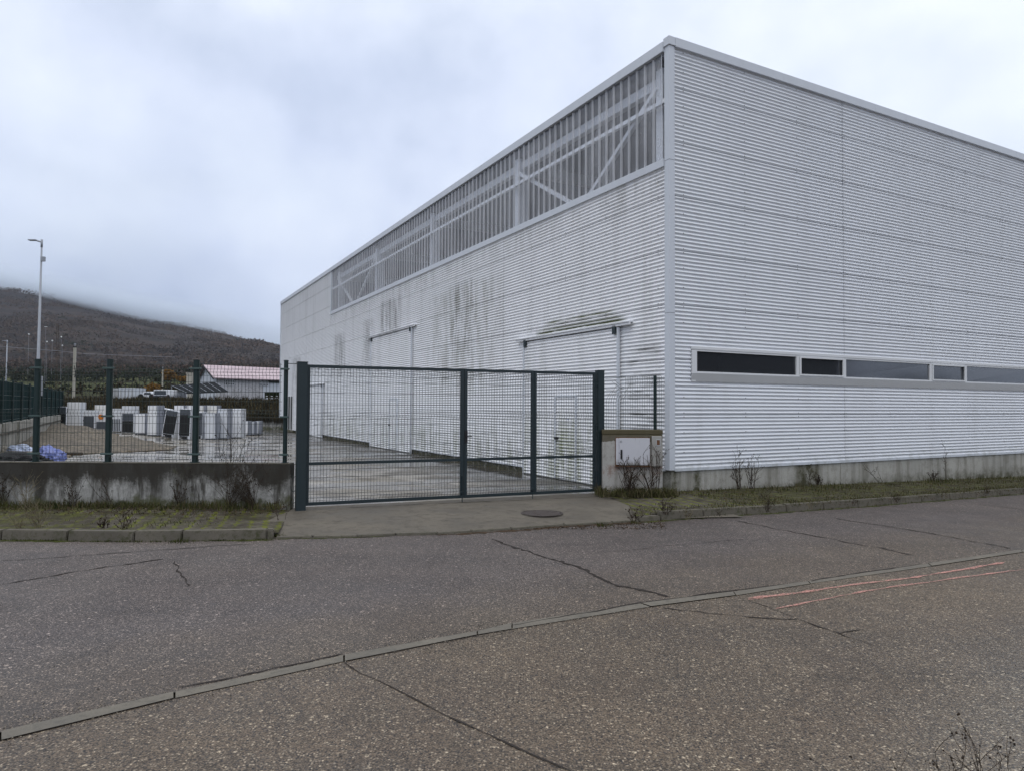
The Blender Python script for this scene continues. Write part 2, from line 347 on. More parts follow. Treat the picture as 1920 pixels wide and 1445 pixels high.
def cladding(name, base, doorside=False):
    g = G(name, spec=.45)
    s = g.sep(); x, t, z = s
    c = g.mix(g.ramp(g.noise(.6, 6, .6), [(.35, 0.), (.65, 1.)]), base, tuple(q * .965 for q in base))
    # vertical run-off streaks over the whole face
    c = g.mix(g.math('MULTIPLY', g.ramp(g.noise(1., 5, .6, g.map((2.2, 2.2, .22))), [(.52, 0.), (.72, 1.)]), .22 if doorside else .10), c, (.30, .30, .28))
    if doorside:
        nv = g.noise(1., 6, .7, g.map((1, 3.2, .55))); nh = g.noise(1., 6, .7, g.map((1, .9, 6.)))
        val = g.math('ADD', .5, g.math('MULTIPLY', g.math('COSINE', g.math('MULTIPLY', g.math('SUBTRACT', z, 7.85), 2 * PI / PIT_)), .5))
        val = g.math('ADD', .22, g.math('MULTIPLY', val, .78))
        def blotch(t0, t1, z0, z1, col, amt, thr, soft=.4, n=None, w=.22):
            nonlocal c
            k = g.math('MULTIPLY', g.band(t, t0 - soft, t0 + soft, t1 - soft, t1 + soft), g.band(z, z0 - (soft if n is None else .05), z0 + (.2 if n is None else .04), z1 - (.1 if soft != .6 else 1.2), z1 + (.08 if n is None else .05)))
            k = g.math('MULTIPLY', g.math('MULTIPLY', k, g.ramp(n or nv, [(thr, 0.), (thr + w, 1.)])), g.math('MULTIPLY', val, amt))
            c = g.mix(k, c, col)
        blotch(8.7, 10.4, 3.4, 5.55, (.05, .045, .03), .8, .42)
        blotch(7.0, 12., 2.4, 5.4, (.16, .16, .10), .7, .44, 1.)
        blotch(1.4, 4.9, 3.46, 3.62, (.05, .06, .008), 1.3, .34, .25, nh, .16)
        blotch(1.6, 4.4, 3.64, 3.80, (.10, .11, .03), 1.1, .44, .3, nh, .16)
        blotch(.25, 1.25, .9, 2.95, (.04, .04, .034), .85, .465, .10, nh, .18)
        blotch(15.2, 17.6, 4.6, 5.9, (.05, .05, .04), 1.1, .42)
        blotch(18.5, 20., 3.2, 5.4, (.08, .08, .07), .8, .42)
        blotch(23., 25., 3.2, 5.2, (.08, .08, .07), .9, .42)
        blotch(33., 35.5, 2., 4.6, (.08, .08, .07), .9, .42)
        blotch(3., 28., .1, 1.6, (.15, .17, .07), 1.0, .44, .6)
        blotch(0., 26., 5.9, 6.42, (.2, .2, .17), .5, .46, .3)
        blotch(1.6, 5.4, -.2, 1.9, (.22, .25, .10), .9, .44, .6)
    else:
        k = g.math('MULTIPLY', g.step(z, .45, .8, True), g.ramp(g.noise(5, 5, .7), [(.45, 0.), (.65, 1.)]))
        c = g.mix(g.math('MULTIPLY', k, .4), c, (.22, .22, .17))
    g.color(c); g.rough(g.ramp(g.noise(2, 5), [(.3, .34), (.7, .55)])); g.bump(g.noise(1., 4, .5, g.map((.5, .5, 1.2))), .12, .03); return g.m
M['cladR'] = cladding('white_corrugated_steel', (.715, .735, .77))
M['cladL'] = cladding('white_corrugated_steel_weathered', (.79, .797, .815), True)
M['trim'] = cladding('grey_white_flashing', (.58, .61, .655))
M['screw'] = mat('screw_head', (.10, .10, .11), .5)
M['sill'] = cladding('dull_flashing', (.42, .425, .43))
M['white_frame'] = mat('white_window_frame', (.66, .67, .68), .4)
def glass(name, tint=(.02, .022, .026), ior=1.75):
    m = mat(name, tint, .03); b = m.node_tree.nodes['Principled BSDF']; b.inputs['IOR'].default_value = ior
    b.inputs['Transmission Weight'].default_value = 0
    g = m.node_tree
    n = g.nodes.new('ShaderNodeTexNoise'); n.inputs['Scale'].default_value = 1.3; tcn = g.nodes.new('ShaderNodeTexCoord'); g.links.new(tcn.outputs['Object'], n.inputs[0])
    bp = g.nodes.new('ShaderNodeBump'); bp.inputs['Strength'].default_value = .12; bp.inputs['Distance'].default_value = .01; g.links.new(n.outputs[0], bp.inputs['Height']); g.links.new(bp.outputs[0], b.inputs['Normal'])
    return m
M['glass'] = glass('tinted_window_glass', ior=2.0); M['glass_sky_tint'] = glass('sky_tinted_window_glass', (.050, .055, .065), 2.0)  # paler colour of the second glass paints in stronger sky reflection
M['glass_sky_tint'].node_tree.nodes['Principled BSDF'].inputs['Roughness'].default_value = .12
def poly(name, lo, hi):
    g = G(name, rough=.25, spec=.5)
    s = g.sep(); c = g.mix(g.noise(1., 5, .7, g.map((1, 2.5, .6))), (.58, .59, .62), (.76, .77, .80)); g.color(c)
    tr = g.t.nodes.new('ShaderNodeBsdfTransparent'); tr.inputs[0].default_value = (.86, .88, .92, 1)
    mxs = g.t.nodes.new('ShaderNodeMixShader')
    g.L(g.ramp(g.noise(1., 5, .7, g.map((1, 1.2, .5), loc=(4, 4, 0))), [(.35, lo), (.7, hi)]), mxs.inputs[0])
    g.L(tr.outputs[0], mxs.inputs[1]); g.L(g.b.outputs[0], mxs.inputs[2]); g.L(mxs.outputs[0], g.t.nodes['Material Output'].inputs[0]); return g.m
M['poly'] = poly('clouded_polycarbonate', .20, .40); M['poly3'] = poly('clear_polycarbonate_strip', .16, .32); M['poly2'] = poly('dense_polycarbonate_rib', .50, .68)
M['steel'] = mat('white_painted_steel', (.90, .91, .92), .5)
M['inside'] = mat('interior_grey_sheet', (.30, .31, .34), .8)
M['floorin'] = mat('interior_floor', (.2, .2, .19), .8)
def painted(name, a, b, sc=6, rough=.45):
    g = G(name, rough=rough); g.color(g.mix(g.noise(sc, 5, .6), a, b)); return g.m
M['gate'] = painted('anthracite_gate_paint', (.007, .016, .019), (.012, .024, .028), 5, .5)
M['green'] = painted('dark_green_fence_paint', (.002, .013, .012), (.004, .020, .018), 5, .4)
M['clamp'] = painted('grey_green_clamp', (.03, .06, .055), (.06, .09, .085))
M['wire'] = painted('dark_green_wire', (.006, .016, .015), (.01, .024, .022))
M['gwire'] = painted('anthracite_wire', (.012, .018, .022), (.02, .028, .032))
def screenm():
    g = G('green_wind_screen', rough=.9, spec=.1); g.color(g.mix(g.noise(1.2, 5, .6), (.004, .018, .019), (.010, .032, .032)))
    g.bump(g.noise(5, 3), .4, .02); return g.m
M['screen'] = screenm()
M['galv'] = painted('galvanised_steel', (.23, .25, .28), (.34, .36, .40), 3, .5)
def cab():
    g = G('cabinet_white_sheet', rough=.5); z = g.sep()[2]
    c = g.mix(g.noise(4, 5), (.46, .46, .49), (.55, .55, .58))
    k = g.math('MULTIPLY', g.step(z, .65, .76, True), g.ramp(g.noise(9, 5, .7), [(.4, 0.), (.55, 1.)]))
    c = g.mix(g.math('MULTIPLY', k, .75), c, (.10, .09, .07))
    k2 = g.math('MULTIPLY', g.step(z, .95, 1.12), g.ramp(g.noise(1., 4, .7, g.map((14, 14, 1.2))), [(.58, 0.), (.68, 1.)]))
    c = g.mix(g.math('MULTIPLY', k2, .6), c, (.14, .13, .10)); g.color(c); return g.m
M['cab'] = cab()
M['cabgrey'] = painted('cabinet_grey_plastic', (.27, .26, .235), (.34, .33, .31), 7)
M['black'] = painted('black_plastic', (.006, .006, .008), (.014, .014, .016), 4, .8)
M['rust'] = painted('rusty_edge', (.09, .035, .015), (.16, .08, .04), 20, .9)
def iron():
    g = G('cast_iron_cover', rough=.6); v = g.vor(34, 'Distance'); g.color(g.mix(g.noise(7, 5), (.030, .021, .018), (.055, .042, .036))); g.bump(v, .9, .01); return g.m
M['iron'] = iron()
M['crack'] = mat('crack_filler', (.037, .032, .029), .95, spec=.1)
M['joint'] = mat('joint_dirt', (.022, .02, .014), .95, spec=.1)
def pinkp():
    g = G('pink_spray_paint', rough=.8); g.color(g.mix(g.noise(20, 3), (.46, .20, .16), (.60, .32, .27)))
    tr = g.t.nodes.new('ShaderNodeBsdfTransparent'); mxs = g.t.nodes.new('ShaderNodeMixShader')
    g.L(g.ramp(g.math('ADD', g.math('MULTIPLY', g.noise(55, 3, .7), .75), g.math('MULTIPLY', g.noise(3, 3), .25)), [(.38, 0.), (.54, .75)]), mxs.inputs[0])
    g.L(tr.outputs[0], mxs.inputs[1]); g.L(g.b.outputs[0], mxs.inputs[2]); g.L(mxs.outputs[0], g.t.nodes['Material Output'].inputs[0]); return g.m
M['pink'] = pinkp()
def leafy(name, a, b, sc=3, rough=.9):
    g = G(name, rough=rough, spec=.15); g.color(g.mix(g.ramp(g.noise(sc, 3, .7), [(.35, 0.), (.65, 1.)]), a, b)); return g.m
M['stem'] = leafy('dead_stem', (.020, .015, .011), (.062, .046, .033), 20)
M['paleStem'] = leafy('dry_pale_stem', (.10, .085, .05), (.20, .17, .11), 20)
M['grass'] = leafy('grass_blades', (.018, .026, .006), (.060, .066, .018), 2.2)
M['straw'] = leafy('dry_grass_blades', (.045, .036, .016), (.13, .11, .06), 3)
M['litter'] = leafy('dead_leaf_litter', (.028, .018, .010), (.075, .05, .03), 8)
M['brush'] = leafy('winter_brush', (.012, .011, .007), (.050, .040, .024), .8)
M['brushg'] = leafy('dark_evergreen', (.008, .012, .006), (.026, .032, .014), .3)
M['bare'] = leafy('bare_tree_mass', (.030, .020, .015), (.075, .052, .038), .05)
M['darkwood'] = leafy('dark_bare_wood', (.036, .028, .026), (.050, .038, .033), .012); M['hillwood'] = leafy('brown_bare_wood', (.050, .035, .028), (.078, .052, .038), .012)
M['orange'] = leafy('autumn_foliage', (.14, .075, .02), (.28, .16, .045), .6)
M['moss'] = leafy('gutter_moss', (.022, .024, .008), (.070, .085, .014), 6)
M['bark'] = leafy('bark', (.04, .03, .022), (.08, .062, .045), 2)

# ------------------------------------------------------------------ flat sheets on the sloping ground
def bend(bm, dz):
    for k, vals in ((0, [-42 + 2.6 * i for i in range(12)] + [3.0, 53.]), (1, [28 + 3 * i for i in range(4)])):
        no = Vector((1, 0, 0)) if k == 0 else Vector((0, 1, 0))
        for q in vals:
            bmesh.ops.bisect_plane(bm, geom=bm.verts[:] + bm.edges[:] + bm.faces[:], plane_co=no * q, plane_no=no, dist=1e-5)
    for v in bm.verts: v.co.z = Zg(v.co.x, v.co.y) + (dz(v.co) if callable(dz) else dz)
def sheet(name, pts, dz, m, parent=None, **k):
    bm = bmesh.new(); vs = [bm.verts.new((p[0], p[1], 0)) for p in pts]
    for t3 in tessellate_polygon([[v.co.copy() for v in vs]]):
        if (vs[t3[1]].co - vs[t3[0]].co).cross(vs[t3[2]].co - vs[t3[0]].co).length > 1e-7: bm.faces.new([vs[q] for q in t3])
    if callable(dz):
        for q in range(24): bmesh.ops.bisect_plane(bm, geom=bm.verts[:] + bm.edges[:] + bm.faces[:], plane_co=(0, 8.6 + q * .22, 0), plane_no=(0, 1, 0), dist=1e-5); bmesh.ops.bisect_plane(bm, geom=bm.verts[:] + bm.edges[:] + bm.faces[:], plane_co=(-3.4 + q * .3, 0, 0), plane_no=(1, 0, 0), dist=1e-5)
    bend(bm, dz)
    for f in bm.faces:
        f.normal_update()
        if f.normal.z < 0: f.normal_flip()
    mb = MB(); bm.verts.index_update(); mb.bm(bm)
    return mb.build(name, m, parent, **k)
def ribbon(mb, pts, w, dz, seed=0, jit=.0, m=0, sub=.12):
    rnd = random.Random(seed); out = []
    if jit > .009: sub = .07
    for a, b in zip(pts, pts[1:]):
        n = max(1, int((b - a).length / sub))
        for i in range(n): out.append(a.lerp(b, i / n))
    out.append(pts[-1]); L = []
    off = 0
    for i, p in enumerate(out):
        t = (out[min(i + 1, len(out) - 1)] - out[max(0, i - 1)]).normalized(); s = Vector((-t.y, t.x, 0)).normalized()
        off = off * .86 + rnd.uniform(-1, 1) * jit * 1.6
        ww = w * (rnd.uniform(.15, 1.2) if jit else 1) / 2
        if jit and (i == 0 or i == len(out) - 1): ww *= .2
        q = p + s * off
        pr = []
        for sg in (1, -1):
            v = q + s * ww * sg; pr.append(Vector((v.x, v.y, Zg(v.x, v.y) + dz)))
        L.append(pr)
    for a, b in zip(L, L[1:]): mb.quad(a[1], b[1], b[0], a[0], m)

# terrain: one polar sheet from under the scene to the horizon, with the hill on the left
def ridge_y(px):   # image row of the hill skyline by column
    xs = [-900, -300, 0, 160, 330, 430, 528, 640, 800, 1000, 1300, 2200]; ys = [400, 480, 536, 568, 604, 631, 656, 672, 690, 715, 735, 740]
    return float(np.interp(px, xs, ys))
def terr(x, y):
    r = math.hypot(x, y)
    pl = clamp((y - (47.2 if x < -13.5 else 62)) / 5.0)
    z = (Zg(x, y) - .25) * (1 - pl) + pl * 1.95
    if y > 0:
        f = clamp((y - 55) / 50); z += pl * f * .6
        prof = float(np.interp(y, [100, 200, 300, 600, 900, 1300], [0, 2.2, 5.5, 24, 42, 68])); z += prof * pl
        px = 960 + F * x / max(y, 1)
        if px > 900: z -= prof * pl * clamp((px - 900) / 600) * .6
        top = EYE + (757 - ridge_y(px)) * 2500 / F
        k = clamp((y - 1250) / 1250); z += pl * (k ** .85) * max(0, top - z)
        z += pl * (4 * math.sin(x * .011 + y * .004) + 3 * math.sin(y * .021 + x * .007)) * clamp((y - 500) / 700) * (1 - k * .6)
    if y > 700 and pl > 0: z += 26 * mn.noise(Vector((x * .0035, y * .0025, 2))) * clamp((y - 700) / 800) + 8 * mn.noise(Vector((x * .012, y * .008, 5))) * clamp((y - 700) / 800)
    return z
from mathutils import noise as mn
mb = MB(); NA = 360; radii = [2, 20, 35] + [40 + i * 1.5 for i in range(22)] + [75 * 1.062 ** i for i in range(1, 64)]
for i, r in enumerate(radii):
    for j in range(NA):
        a = 2 * PI * j / NA; x, y = r * math.sin(a), r * math.cos(a); mb.v.append((x, y, terr(x, y)))
for i in range(len(radii) - 1):
    for j in range(NA):
        a = i * NA + j; b = i * NA + (j + 1) % NA; mb.f.append((a, b, b + NA, a + NA)); mb.m.append(0)
mb.v.append((0, 0, -.25)); c0 = len(mb.v) - 1
for j in range(NA): mb.f.append((c0, (j + 1) % NA, j)); mb.m.append(0)
mb.build('hills', M['terrain'], smooth=True, kind='structure')

# ------------------------------------------------------------------ roads and kerbs
GT = [(0, 1372), (327, 1297), (645, 1228), (895, 1183), (960, 1168), (1202, 1131), (1375, 1109), (1515, 1089), (1740, 1056), (1915, 1030)]
GB = [(0, 1389), (327, 1309), (645, 1240), (895, 1190), (960, 1179), (1220, 1137), (1380, 1116), (1520, 1094), (1747, 1061), (1917, 1035)]
gt = [P(*q) for q in GT]; gb = [P(*q) for q in GB]
def ext(a, b, d): return b + (b - a).normalized() * d
gt = [ext(gt[1], gt[0], 40)] + gt + [ext(gt[-3], gt[-1], 6), ext(gt[-3], gt[-1], 70)]
gb = [ext(gb[1], gb[0], 40)] + gb + [ext(gb[-3], gb[-1], 6), ext(gb[-3], gb[-1], 70)]
KB = [(0, 1012), (250, 1015), (340, 1014), (500, 1011), (670, 1007), (820, 1002), (960, 993), (1060, 986), (1240, 975), (1320, 970), (1610, 950), (1920, 925)]
kb = [P(*q) for q in KB]; kb = [kb[0] + Vector((-45, 2.5, 0)), kb[0] + Vector((-6, .02, 0))] + kb + [kb[-1] + VV * 10, kb[-1] + VV * 60]
sheet('road', [(p.x, p.y + .25) for p in kb] + [p for p in gt[::-1]], 0, M['road'], kind='structure')
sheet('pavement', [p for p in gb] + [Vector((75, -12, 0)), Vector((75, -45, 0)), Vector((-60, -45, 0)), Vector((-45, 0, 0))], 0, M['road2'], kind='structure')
# flush gutter course of concrete blocks, each block edge pinned to the photographed joints
mbk = MB(); mbj = MB()
def along(poly, t):
    i = int(t); i = min(i, len(poly) - 2); return poly[i].lerp(poly[i + 1], t - i)
for i in range(len(gt) - 1):
    n = max(1, int(round((gt[i + 1] - gt[i]).length / 1.0))) if i in (0, len(gt) - 2, len(gt) - 3) else 1
    if i == 4: n = 1
    for k in range(n):
        a0, a1 = gt[i].lerp(gt[i + 1], k / n), gt[i].lerp(gt[i + 1], (k + 1) / n)
        b0, b1 = gb[i].lerp(gb[i + 1], k / n), gb[i].lerp(gb[i + 1], (k + 1) / n)
        g = .006 / max((a1 - a0).length, .01)
        q = [a0.lerp(a1, g), a0.lerp(a1, 1 - g), b0.lerp(b1, 1 - g), b0.lerp(b1, g)]
        q = [Vector((p.x, p.y, Zg(p.x, p.y) + .006 + .002 * math.sin(i * 2.3 + k))) for p in q]
        mbk.quad(q[3], q[2], q[1], q[0])
mbk.build('gutter_strip', M['gutter'], kind='structure')
sheet('gutter_bed', [(p.x, p.y + .01) for p in gt] + [(p.x, p.y - .01) for p in gb[::-1]], -.012, M['joint'], kind='structure')
mbc = MB()
def crack(pts, w, jit=.02, seed=1): ribbon(mbc, [P(*q) for q in pts], w, .0045, seed, jit)
crack([(925, 1010), (960, 1025), (1035, 1045), (1090, 1068), (1150, 1095), (1200, 1105), (1250, 1120)], .05, .02, 1)
crack([(0, 1096), (100, 1080), (200, 1062), (310, 1048)], .03, .015, 2)
crack([(0, 1050), (110, 1045), (320, 1030), (480, 1020)], .018, .015, 3)
crack([(330, 1050), (338, 1075), (347, 1100)], .02, .015, 4)
crack([(1380, 976), (1450, 990), (1560, 1010), (1720, 1040)], .035, .02, 5)
crack([(1560, 970), (1700, 992), (1900, 1028)], .035, .02, 6)
crack([(1130, 1035), (1250, 1022), (1400, 1010)], .012, .01, 7)
crack([(1820, 944), (1920, 953)], .03, .02, 12)
crack([(0, 1386), (327, 1296), (645, 1227), (895, 1182), (1202, 1130), (1515, 1088), (1740, 1055), (1915, 1029)][3:], .030, .008, 13)
crack([(645, 1226), (560, 1245), (420, 1274), (330, 1294)], .022, .012, 14)
mbc.build('road_crack', M['crack'], kind='structure')
mbc = MB()
crack([(645, 1240), (700, 1270), (760, 1300), (870, 1350), (960, 1390), (1090, 1445)], .014, .008, 8)
crack([(1240, 1138), (1330, 1148), (1430, 1158), (1500, 1160), (1560, 1180), (1640, 1210)], .020, .012, 9)
crack([(1380, 1118), (1430, 1135), (1495, 1160)], .012, .008, 10)
crack([(1570, 1188), (1620, 1180)], .02, .01, 11)
crack([(1005, 1395), (1050, 1370), (1080, 1345)], .010, .008, 15)
crack([(1860, 1300), (1920, 1322)], .012, .008, 16)
crack([(0, 1390), (327, 1310), (645, 1240), (895, 1191), (1220, 1138)], .006, .002, 17)
mbc.build('pavement_crack', M['crack'], kind='structure')
for k, pts in enumerate(([(1405, 1122), (1500, 1112), (1700, 1083), (1885, 1054)], [(1453, 1141), (1560, 1120), (1700, 1096), (1920, 1068)])):
    mbc = MB(); ribbon(mbc, [P(*q) for q in pts], .055 if k == 0 else .04, .007, 20 + k, .006)
    if k == 0: ribbon(mbc, [P(1403, 1124), P(1430, 1122)], .09, .009, 3, .004)
    mbc.build('paint_line', M['pink'], label=['salmon pink sprayed line nearer the concrete gutter strip', 'salmon pink sprayed line farther from the concrete gutter strip'][k], cat='painted line', group='pink survey lines sprayed on the asphalt')

# far kerbs: raised on the left, dropped at the gateway, raised on the right
def kerbstone(mb, a, b, h, back=.14, batter=.02, gap=.008):
    t = (b - a).normalized(); s = Vector((-t.y, t.x, 0))
    if s.y < 0: s = -s
    a = a + t * gap; b = b - t * gap
    za, zb = Zg(a.x, a.y), Zg(b.x, b.y)
    def v(p, o, z): return Vector((p.x + s.x * o, p.y + s.y * o, z))
    bm = bmesh.new(); vs = [bm.verts.new(q) for q in (v(a, 0, za - .05), v(b, 0, zb - .05), v(b, back, zb - .05), v(a, back, za - .05), v(a, batter, za + h), v(b, batter, zb + h), v(b, back, zb + h), v(a, back, za + h))]
    for f in ((3, 2, 1, 0), (4, 5, 6, 7), (0, 1, 5, 4), (1, 2, 6, 5), (2, 3, 7, 6), (3, 0, 4, 7)): bm.faces.new([vs[q] for q in f])
    bmesh.ops.bevel(bm, geom=bm.edges[:], offset=.01, segments=2, affect='EDGES'); bm.verts.index_update(); mb.bm(bm)
def arc(poly, x):    # point on a polyline at image column px
    pass
KW = P(515, 1010)
left = [p for p in kb if p.x < KW.x] + [KW]
APX = [(515, 1010), (585, 1008.5), (670, 1007), (742, 1004), (820, 1002), (885, 998), (960, 993), (1060, 986), (1150, 981), (1200, 978)]
ap = [P(*q) for q in APX]
right = [ap[-1]] + [p for p in kb if p.x > ap[-1].x]
mbk = MB(); rnd = random.Random(3)
for poly, hh in ((left, .122), (right, .12)):
    for a, b in zip(poly, poly[1:]):
        n = max(1, int((b - a).length / .95 + .3))
        for k in range(n):
            h0 = hh * .55 if (poly is right and a == right[0]) else hh
            if min(a.x, b.x) < -25 or max(a.x, b.x) > 40:
                pass
            kerbstone(mbk, a.lerp(b, k / n), a.lerp(b, (k + 1) / n), h0 + rnd.uniform(-.006, .006))
mbk.build('kerb', M['kerb'], kind='structure')
mbk = MB()
for a, b in zip(ap, ap[1:]): kerbstone(mbk, a, b, .028 + rnd.uniform(-.004, .004), back=.13, batter=.01)
mbk.build('dropped_kerb', M['kerb'], kind='structure')
mbc = MB(); ribbon(mbc, [p + Vector((0, -.01, 0)) for p in left if p.x > -14] , .11, .0035, 41, .012); ribbon(mbc, [p + Vector((0, -.01, 0)) for p in ap[:4]], .06, .0035, 42, .012); ribbon(mbc, [p + Vector((0, -.02, 0)) for p in right if p.x < 22], .09, .0035, 43, .012)
mbc.build('moss', M['moss'], kind='stuff', label='green moss in the gutter at the foot of the kerbs', cat='moss')
mbc = MB(); ribbon(mbc, [p + Vector((0, -.03, 0)) for p in ap[4:]], .16, .0038, 44, .02); mbc.build('gutter_dirt', M['litter'], kind='structure')
# footway on the left, concrete apron at the gate, paved verge on the right
WY = 10.95   # front face of the low wall
lk = [Vector((p.x, p.y + .135, 0)) for p in left]
sheet('footway', lk + [Vector((-3.45, WY + .06, 0)), Vector((-60, WY + 2.5, 0))], lambda c: .118 - .055 * clamp((c.x + 4.1) / .6), M['paver'], kind='structure')
GA, GB2 = Vector((-3.29, 10.95, 0)), Vector((1.62, 13.05, 0))
apx = [p.x for p in ap] + [6.]; apy = [p.y for p in ap] + [ap[-1].y + 1.2]
def apz(c): return .018 + .046 * clamp((c.y - float(np.interp(c.x, apx, apy)) - .1) / .9)
sheet('gateway_apron', [Vector((p.x, p.y + .10, 0)) for p in ap] + [Vector((3.6, 10.9, 0)), Vector((3.0, 12.2, 0)), Vector((2.2, 12.9, 0)), Vector((1.7, 12.88, 0)), Vector((1.66, 13.35, 0)), Vector((-3.45, 11.25, 0)), Vector((-3.47, 10.9, 0)), Vector((-3.44, 9.6, 0))], apz, M['apron'], kind='structure')
rk = [Vector((p.x - .05, p.y + .13, 0)) for p in right]
bl = lambda s, o=0: Vector((CX, CY, 0)) + VV * s - UU * o
sheet('paved_verge', rk + [bl(75, -.3), bl(.05, -.3), Vector((1.7, 13.45, 0)), Vector((1.72, 12.8, 0)), Vector((1.95, 11.7, 0))], lambda c: .069 + .036 * clamp((c.x - 1.9) / .9), M['paver'], kind='structure')
# threshold joint line
mbc = MB(); ribbon(mbc, [P(650, 951, .066), P(870, 941, .066), P(1125, 930, .066)], .02, .067, 5, .003); mbc.build('apron_joint', M['joint'], kind='structure')
# yard
yl = Vector((-17.6, 24, 0)); FL = lambda t: yl + UU * t
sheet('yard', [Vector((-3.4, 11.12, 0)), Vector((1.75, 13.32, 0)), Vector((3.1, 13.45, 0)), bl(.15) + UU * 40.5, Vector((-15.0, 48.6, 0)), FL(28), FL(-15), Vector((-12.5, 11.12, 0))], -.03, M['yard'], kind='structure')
# gravel heap
gp = [(96, 796), (150, 802), (225, 817), (290, 828), (332, 836), (318, 841), (250, 845), (190, 848), (140, 851), (115, 862), (60, 872), (-20, 880), (-80, 850), (-20, 822), (50, 806)]
gpw = [P(*q) for q in gp]
bm = bmesh.new(); bm.faces.new([bm.verts.new((p.x, p.y, 0)) for p in gpw]); bmesh.ops.triangulate(bm, faces=bm.faces[:])
for q in range(60):
    for no, co in ((Vector((1, 0, 0)), -32 + q * .5), (Vector((0, 1, 0)), 14 + q * .6)):
        bmesh.ops.bisect_plane(bm, geom=bm.verts[:] + bm.edges[:] + bm.faces[:], plane_co=no * co, plane_no=no, dist=1e-5)
from mathutils import noise as mn
for v in bm.verts:
    edge = v.is_boundary
    h = 0 if edge else .03 + .30 * clamp((-v.co.x - 14) / 7) * clamp((v.co.y - 20) / 6) * (.5 + .8 * mn.noise(v.co * .35)) + .05 * mn.noise(v.co * 1.7)
    v.co.z = Zg(v.co.x, v.co.y) - .015 + max(0, h)
for f in bm.faces:
    f.normal_update()
    if f.normal.z < 0: f.normal_flip()
bm.verts.index_update(); mb = MB(); mb.bm(bm); mb.build('gravel_ground', M['gravel'], smooth=True, kind='structure')
# manhole
mh = P(1016, 961, .064)
t_ = empty('manhole_cover', (mh.x, mh.y, .064), label='round rusty brown iron manhole cover in the concrete gateway apron', cat='manhole cover')
def disc(r, z0, z1, n=40):
    mb = MB(); i = 0
    for k in range(n): a = 2 * PI * k / n; mb.v += [(r * math.cos(a), r * math.sin(a), z0), (r * math.cos(a), r * math.sin(a), z1)]
    for k in range(n): a = 2 * k; b = 2 * ((k + 1) % n); mb.f.append((a, b, b + 1, a + 1)); mb.m.append(0)
    mb.f.append(tuple(2 * k + 1 for k in range(n))); mb.m.append(0); return mb
disc(.285, -.03, .006).build('lid', M['iron'], t_)
mb = MB()
for k in range(40):
    a, b = 2 * PI * k / 40, 2 * PI * (k + 1) / 40
    for r0, r1 in ((.295, .325),): mb.quad((r0 * math.cos(a), r0 * math.sin(a), .007), (r1 * math.cos(a), r1 * math.sin(a), .004), (r1 * math.cos(b), r1 * math.sin(b), .004), (r0 * math.cos(b), r0 * math.sin(b), .007))
mb.build('rim', M['iron'], t_)

# ------------------------------------------------------------------ the big corrugated hall
ROOF = 8.72; PIT = .075; Z0 = .51; LEN = 39.37; WID = 34.
hall = empty('industrial_hall', (CX, CY, 0), AB, label='long white corrugated steel industrial hall with a strip window and clouded polycarbonate band', cat='building')
JN = [7.85 - 1.05 * k for k in range(8)]      # horizontal lap joints
def profile(z0, z1):
    """(offset outwards, z) points of the corrugated sheet with a lap groove every 14 waves"""
    pts = []; n = int(math.ceil((z1 - z0) / (PIT / 8))); zz = [z0] + [z for z in [7.85 - 14 * PIT * 8 + k * PIT / 8 for k in range(1400)] if z0 + .002 < z < z1 - .002] + [z1]
    for z in zz:
        o = .0125 + .0125 * math.cos(2 * PI * (z - 7.85) / PIT - PI)
        pts.append((o, z))
    out = []
    for o, z in pts:
        hit = [j for j in JN if abs(z - j) < PIT / 16]
        if hit: out += [(o, z - .008), (-.03, z - .007), (-.03, z + .005), (o + .005, z + .006)]
        else: out.append((o, z))
    return out
def clad(mb, fn, a0, a1, z0, z1, extra=0.):
    """corrugated sheet between a0..a1 along the wall; fn(a, off, z) gives the point"""
    pr = profile(z0, z1); i = len(mb.v)
    for o, z in pr: mb.v += [fn(a0, o + extra, z), fn(a1, o + extra, z)]
    for k in range(len(pr) - 1): mb.f.append((i + 2 * k, i + 2 * k + 1, i + 2 * k + 3, i + 2 * k + 2)); mb.m.append(0)
fL = lambda a, o, z: (-o, a, z)        # left wall: outwards is -x
fR = lambda a, o, z: (a, -o, z)        # right wall: outwards is -y
def screws(mb, fn, cols, z0, z1, hole=None, step=5):
    k0 = 0
    for ci, a in enumerate(cols):
        k = 0; z = 7.85 - PIT / 2 + PIT * 14 * -7
        while z < z1:
            if z > z0 and k % 14 in (0, 1, 5, 10) and not (hole and hole(a, z)):
                h_ = .010; p0 = fn(a - h_, .0265, z - h_); p1 = fn(a + h_, .0265, z - h_); p2 = fn(a + h_, .0265, z + h_); p3 = fn(a - h_, .0265, z + h_)
                mb.quad(p0, p1, p2, p3, 1)
            z += PIT; k += 1
seamR = [.10, 5.09, 9.95, 14.8, 19.7, 24.6, 29.5, WID]
mb = MB()
for k, (a, b) in enumerate(zip(seamR, seamR[1:])):
    e = .003 * (k % 2)
    for s0, s1, z0, z1 in ((a, b, 2.86, ROOF - .05), (a, b, Z0 + .02, 2.19)): clad(mb, fR, s0, s1 - .004, z0, z1, e)
clad(mb, fR, .10, .52, 2.19, 2.86, 0); clad(mb, fR, 24.6, WID, 2.19, 2.86, .003)
screws(mb, fR, [.33, 1.98, 3.55, 5.06, 5.13, 6.73, 8.34, 9.92, 9.99, 11.65, 13.2, 14.8], .55, 8.6, lambda a, z: 2.1 < z < 2.95)
w1 = mb.build('wall', [M['cladR'], M['screw']], hall, smooth=False, label='street side wall of horizontal corrugated sheet')
mb = MB(); seamL = [0.09, 6.75, 12.9, 19.1, 25.66, 31.3, LEN]
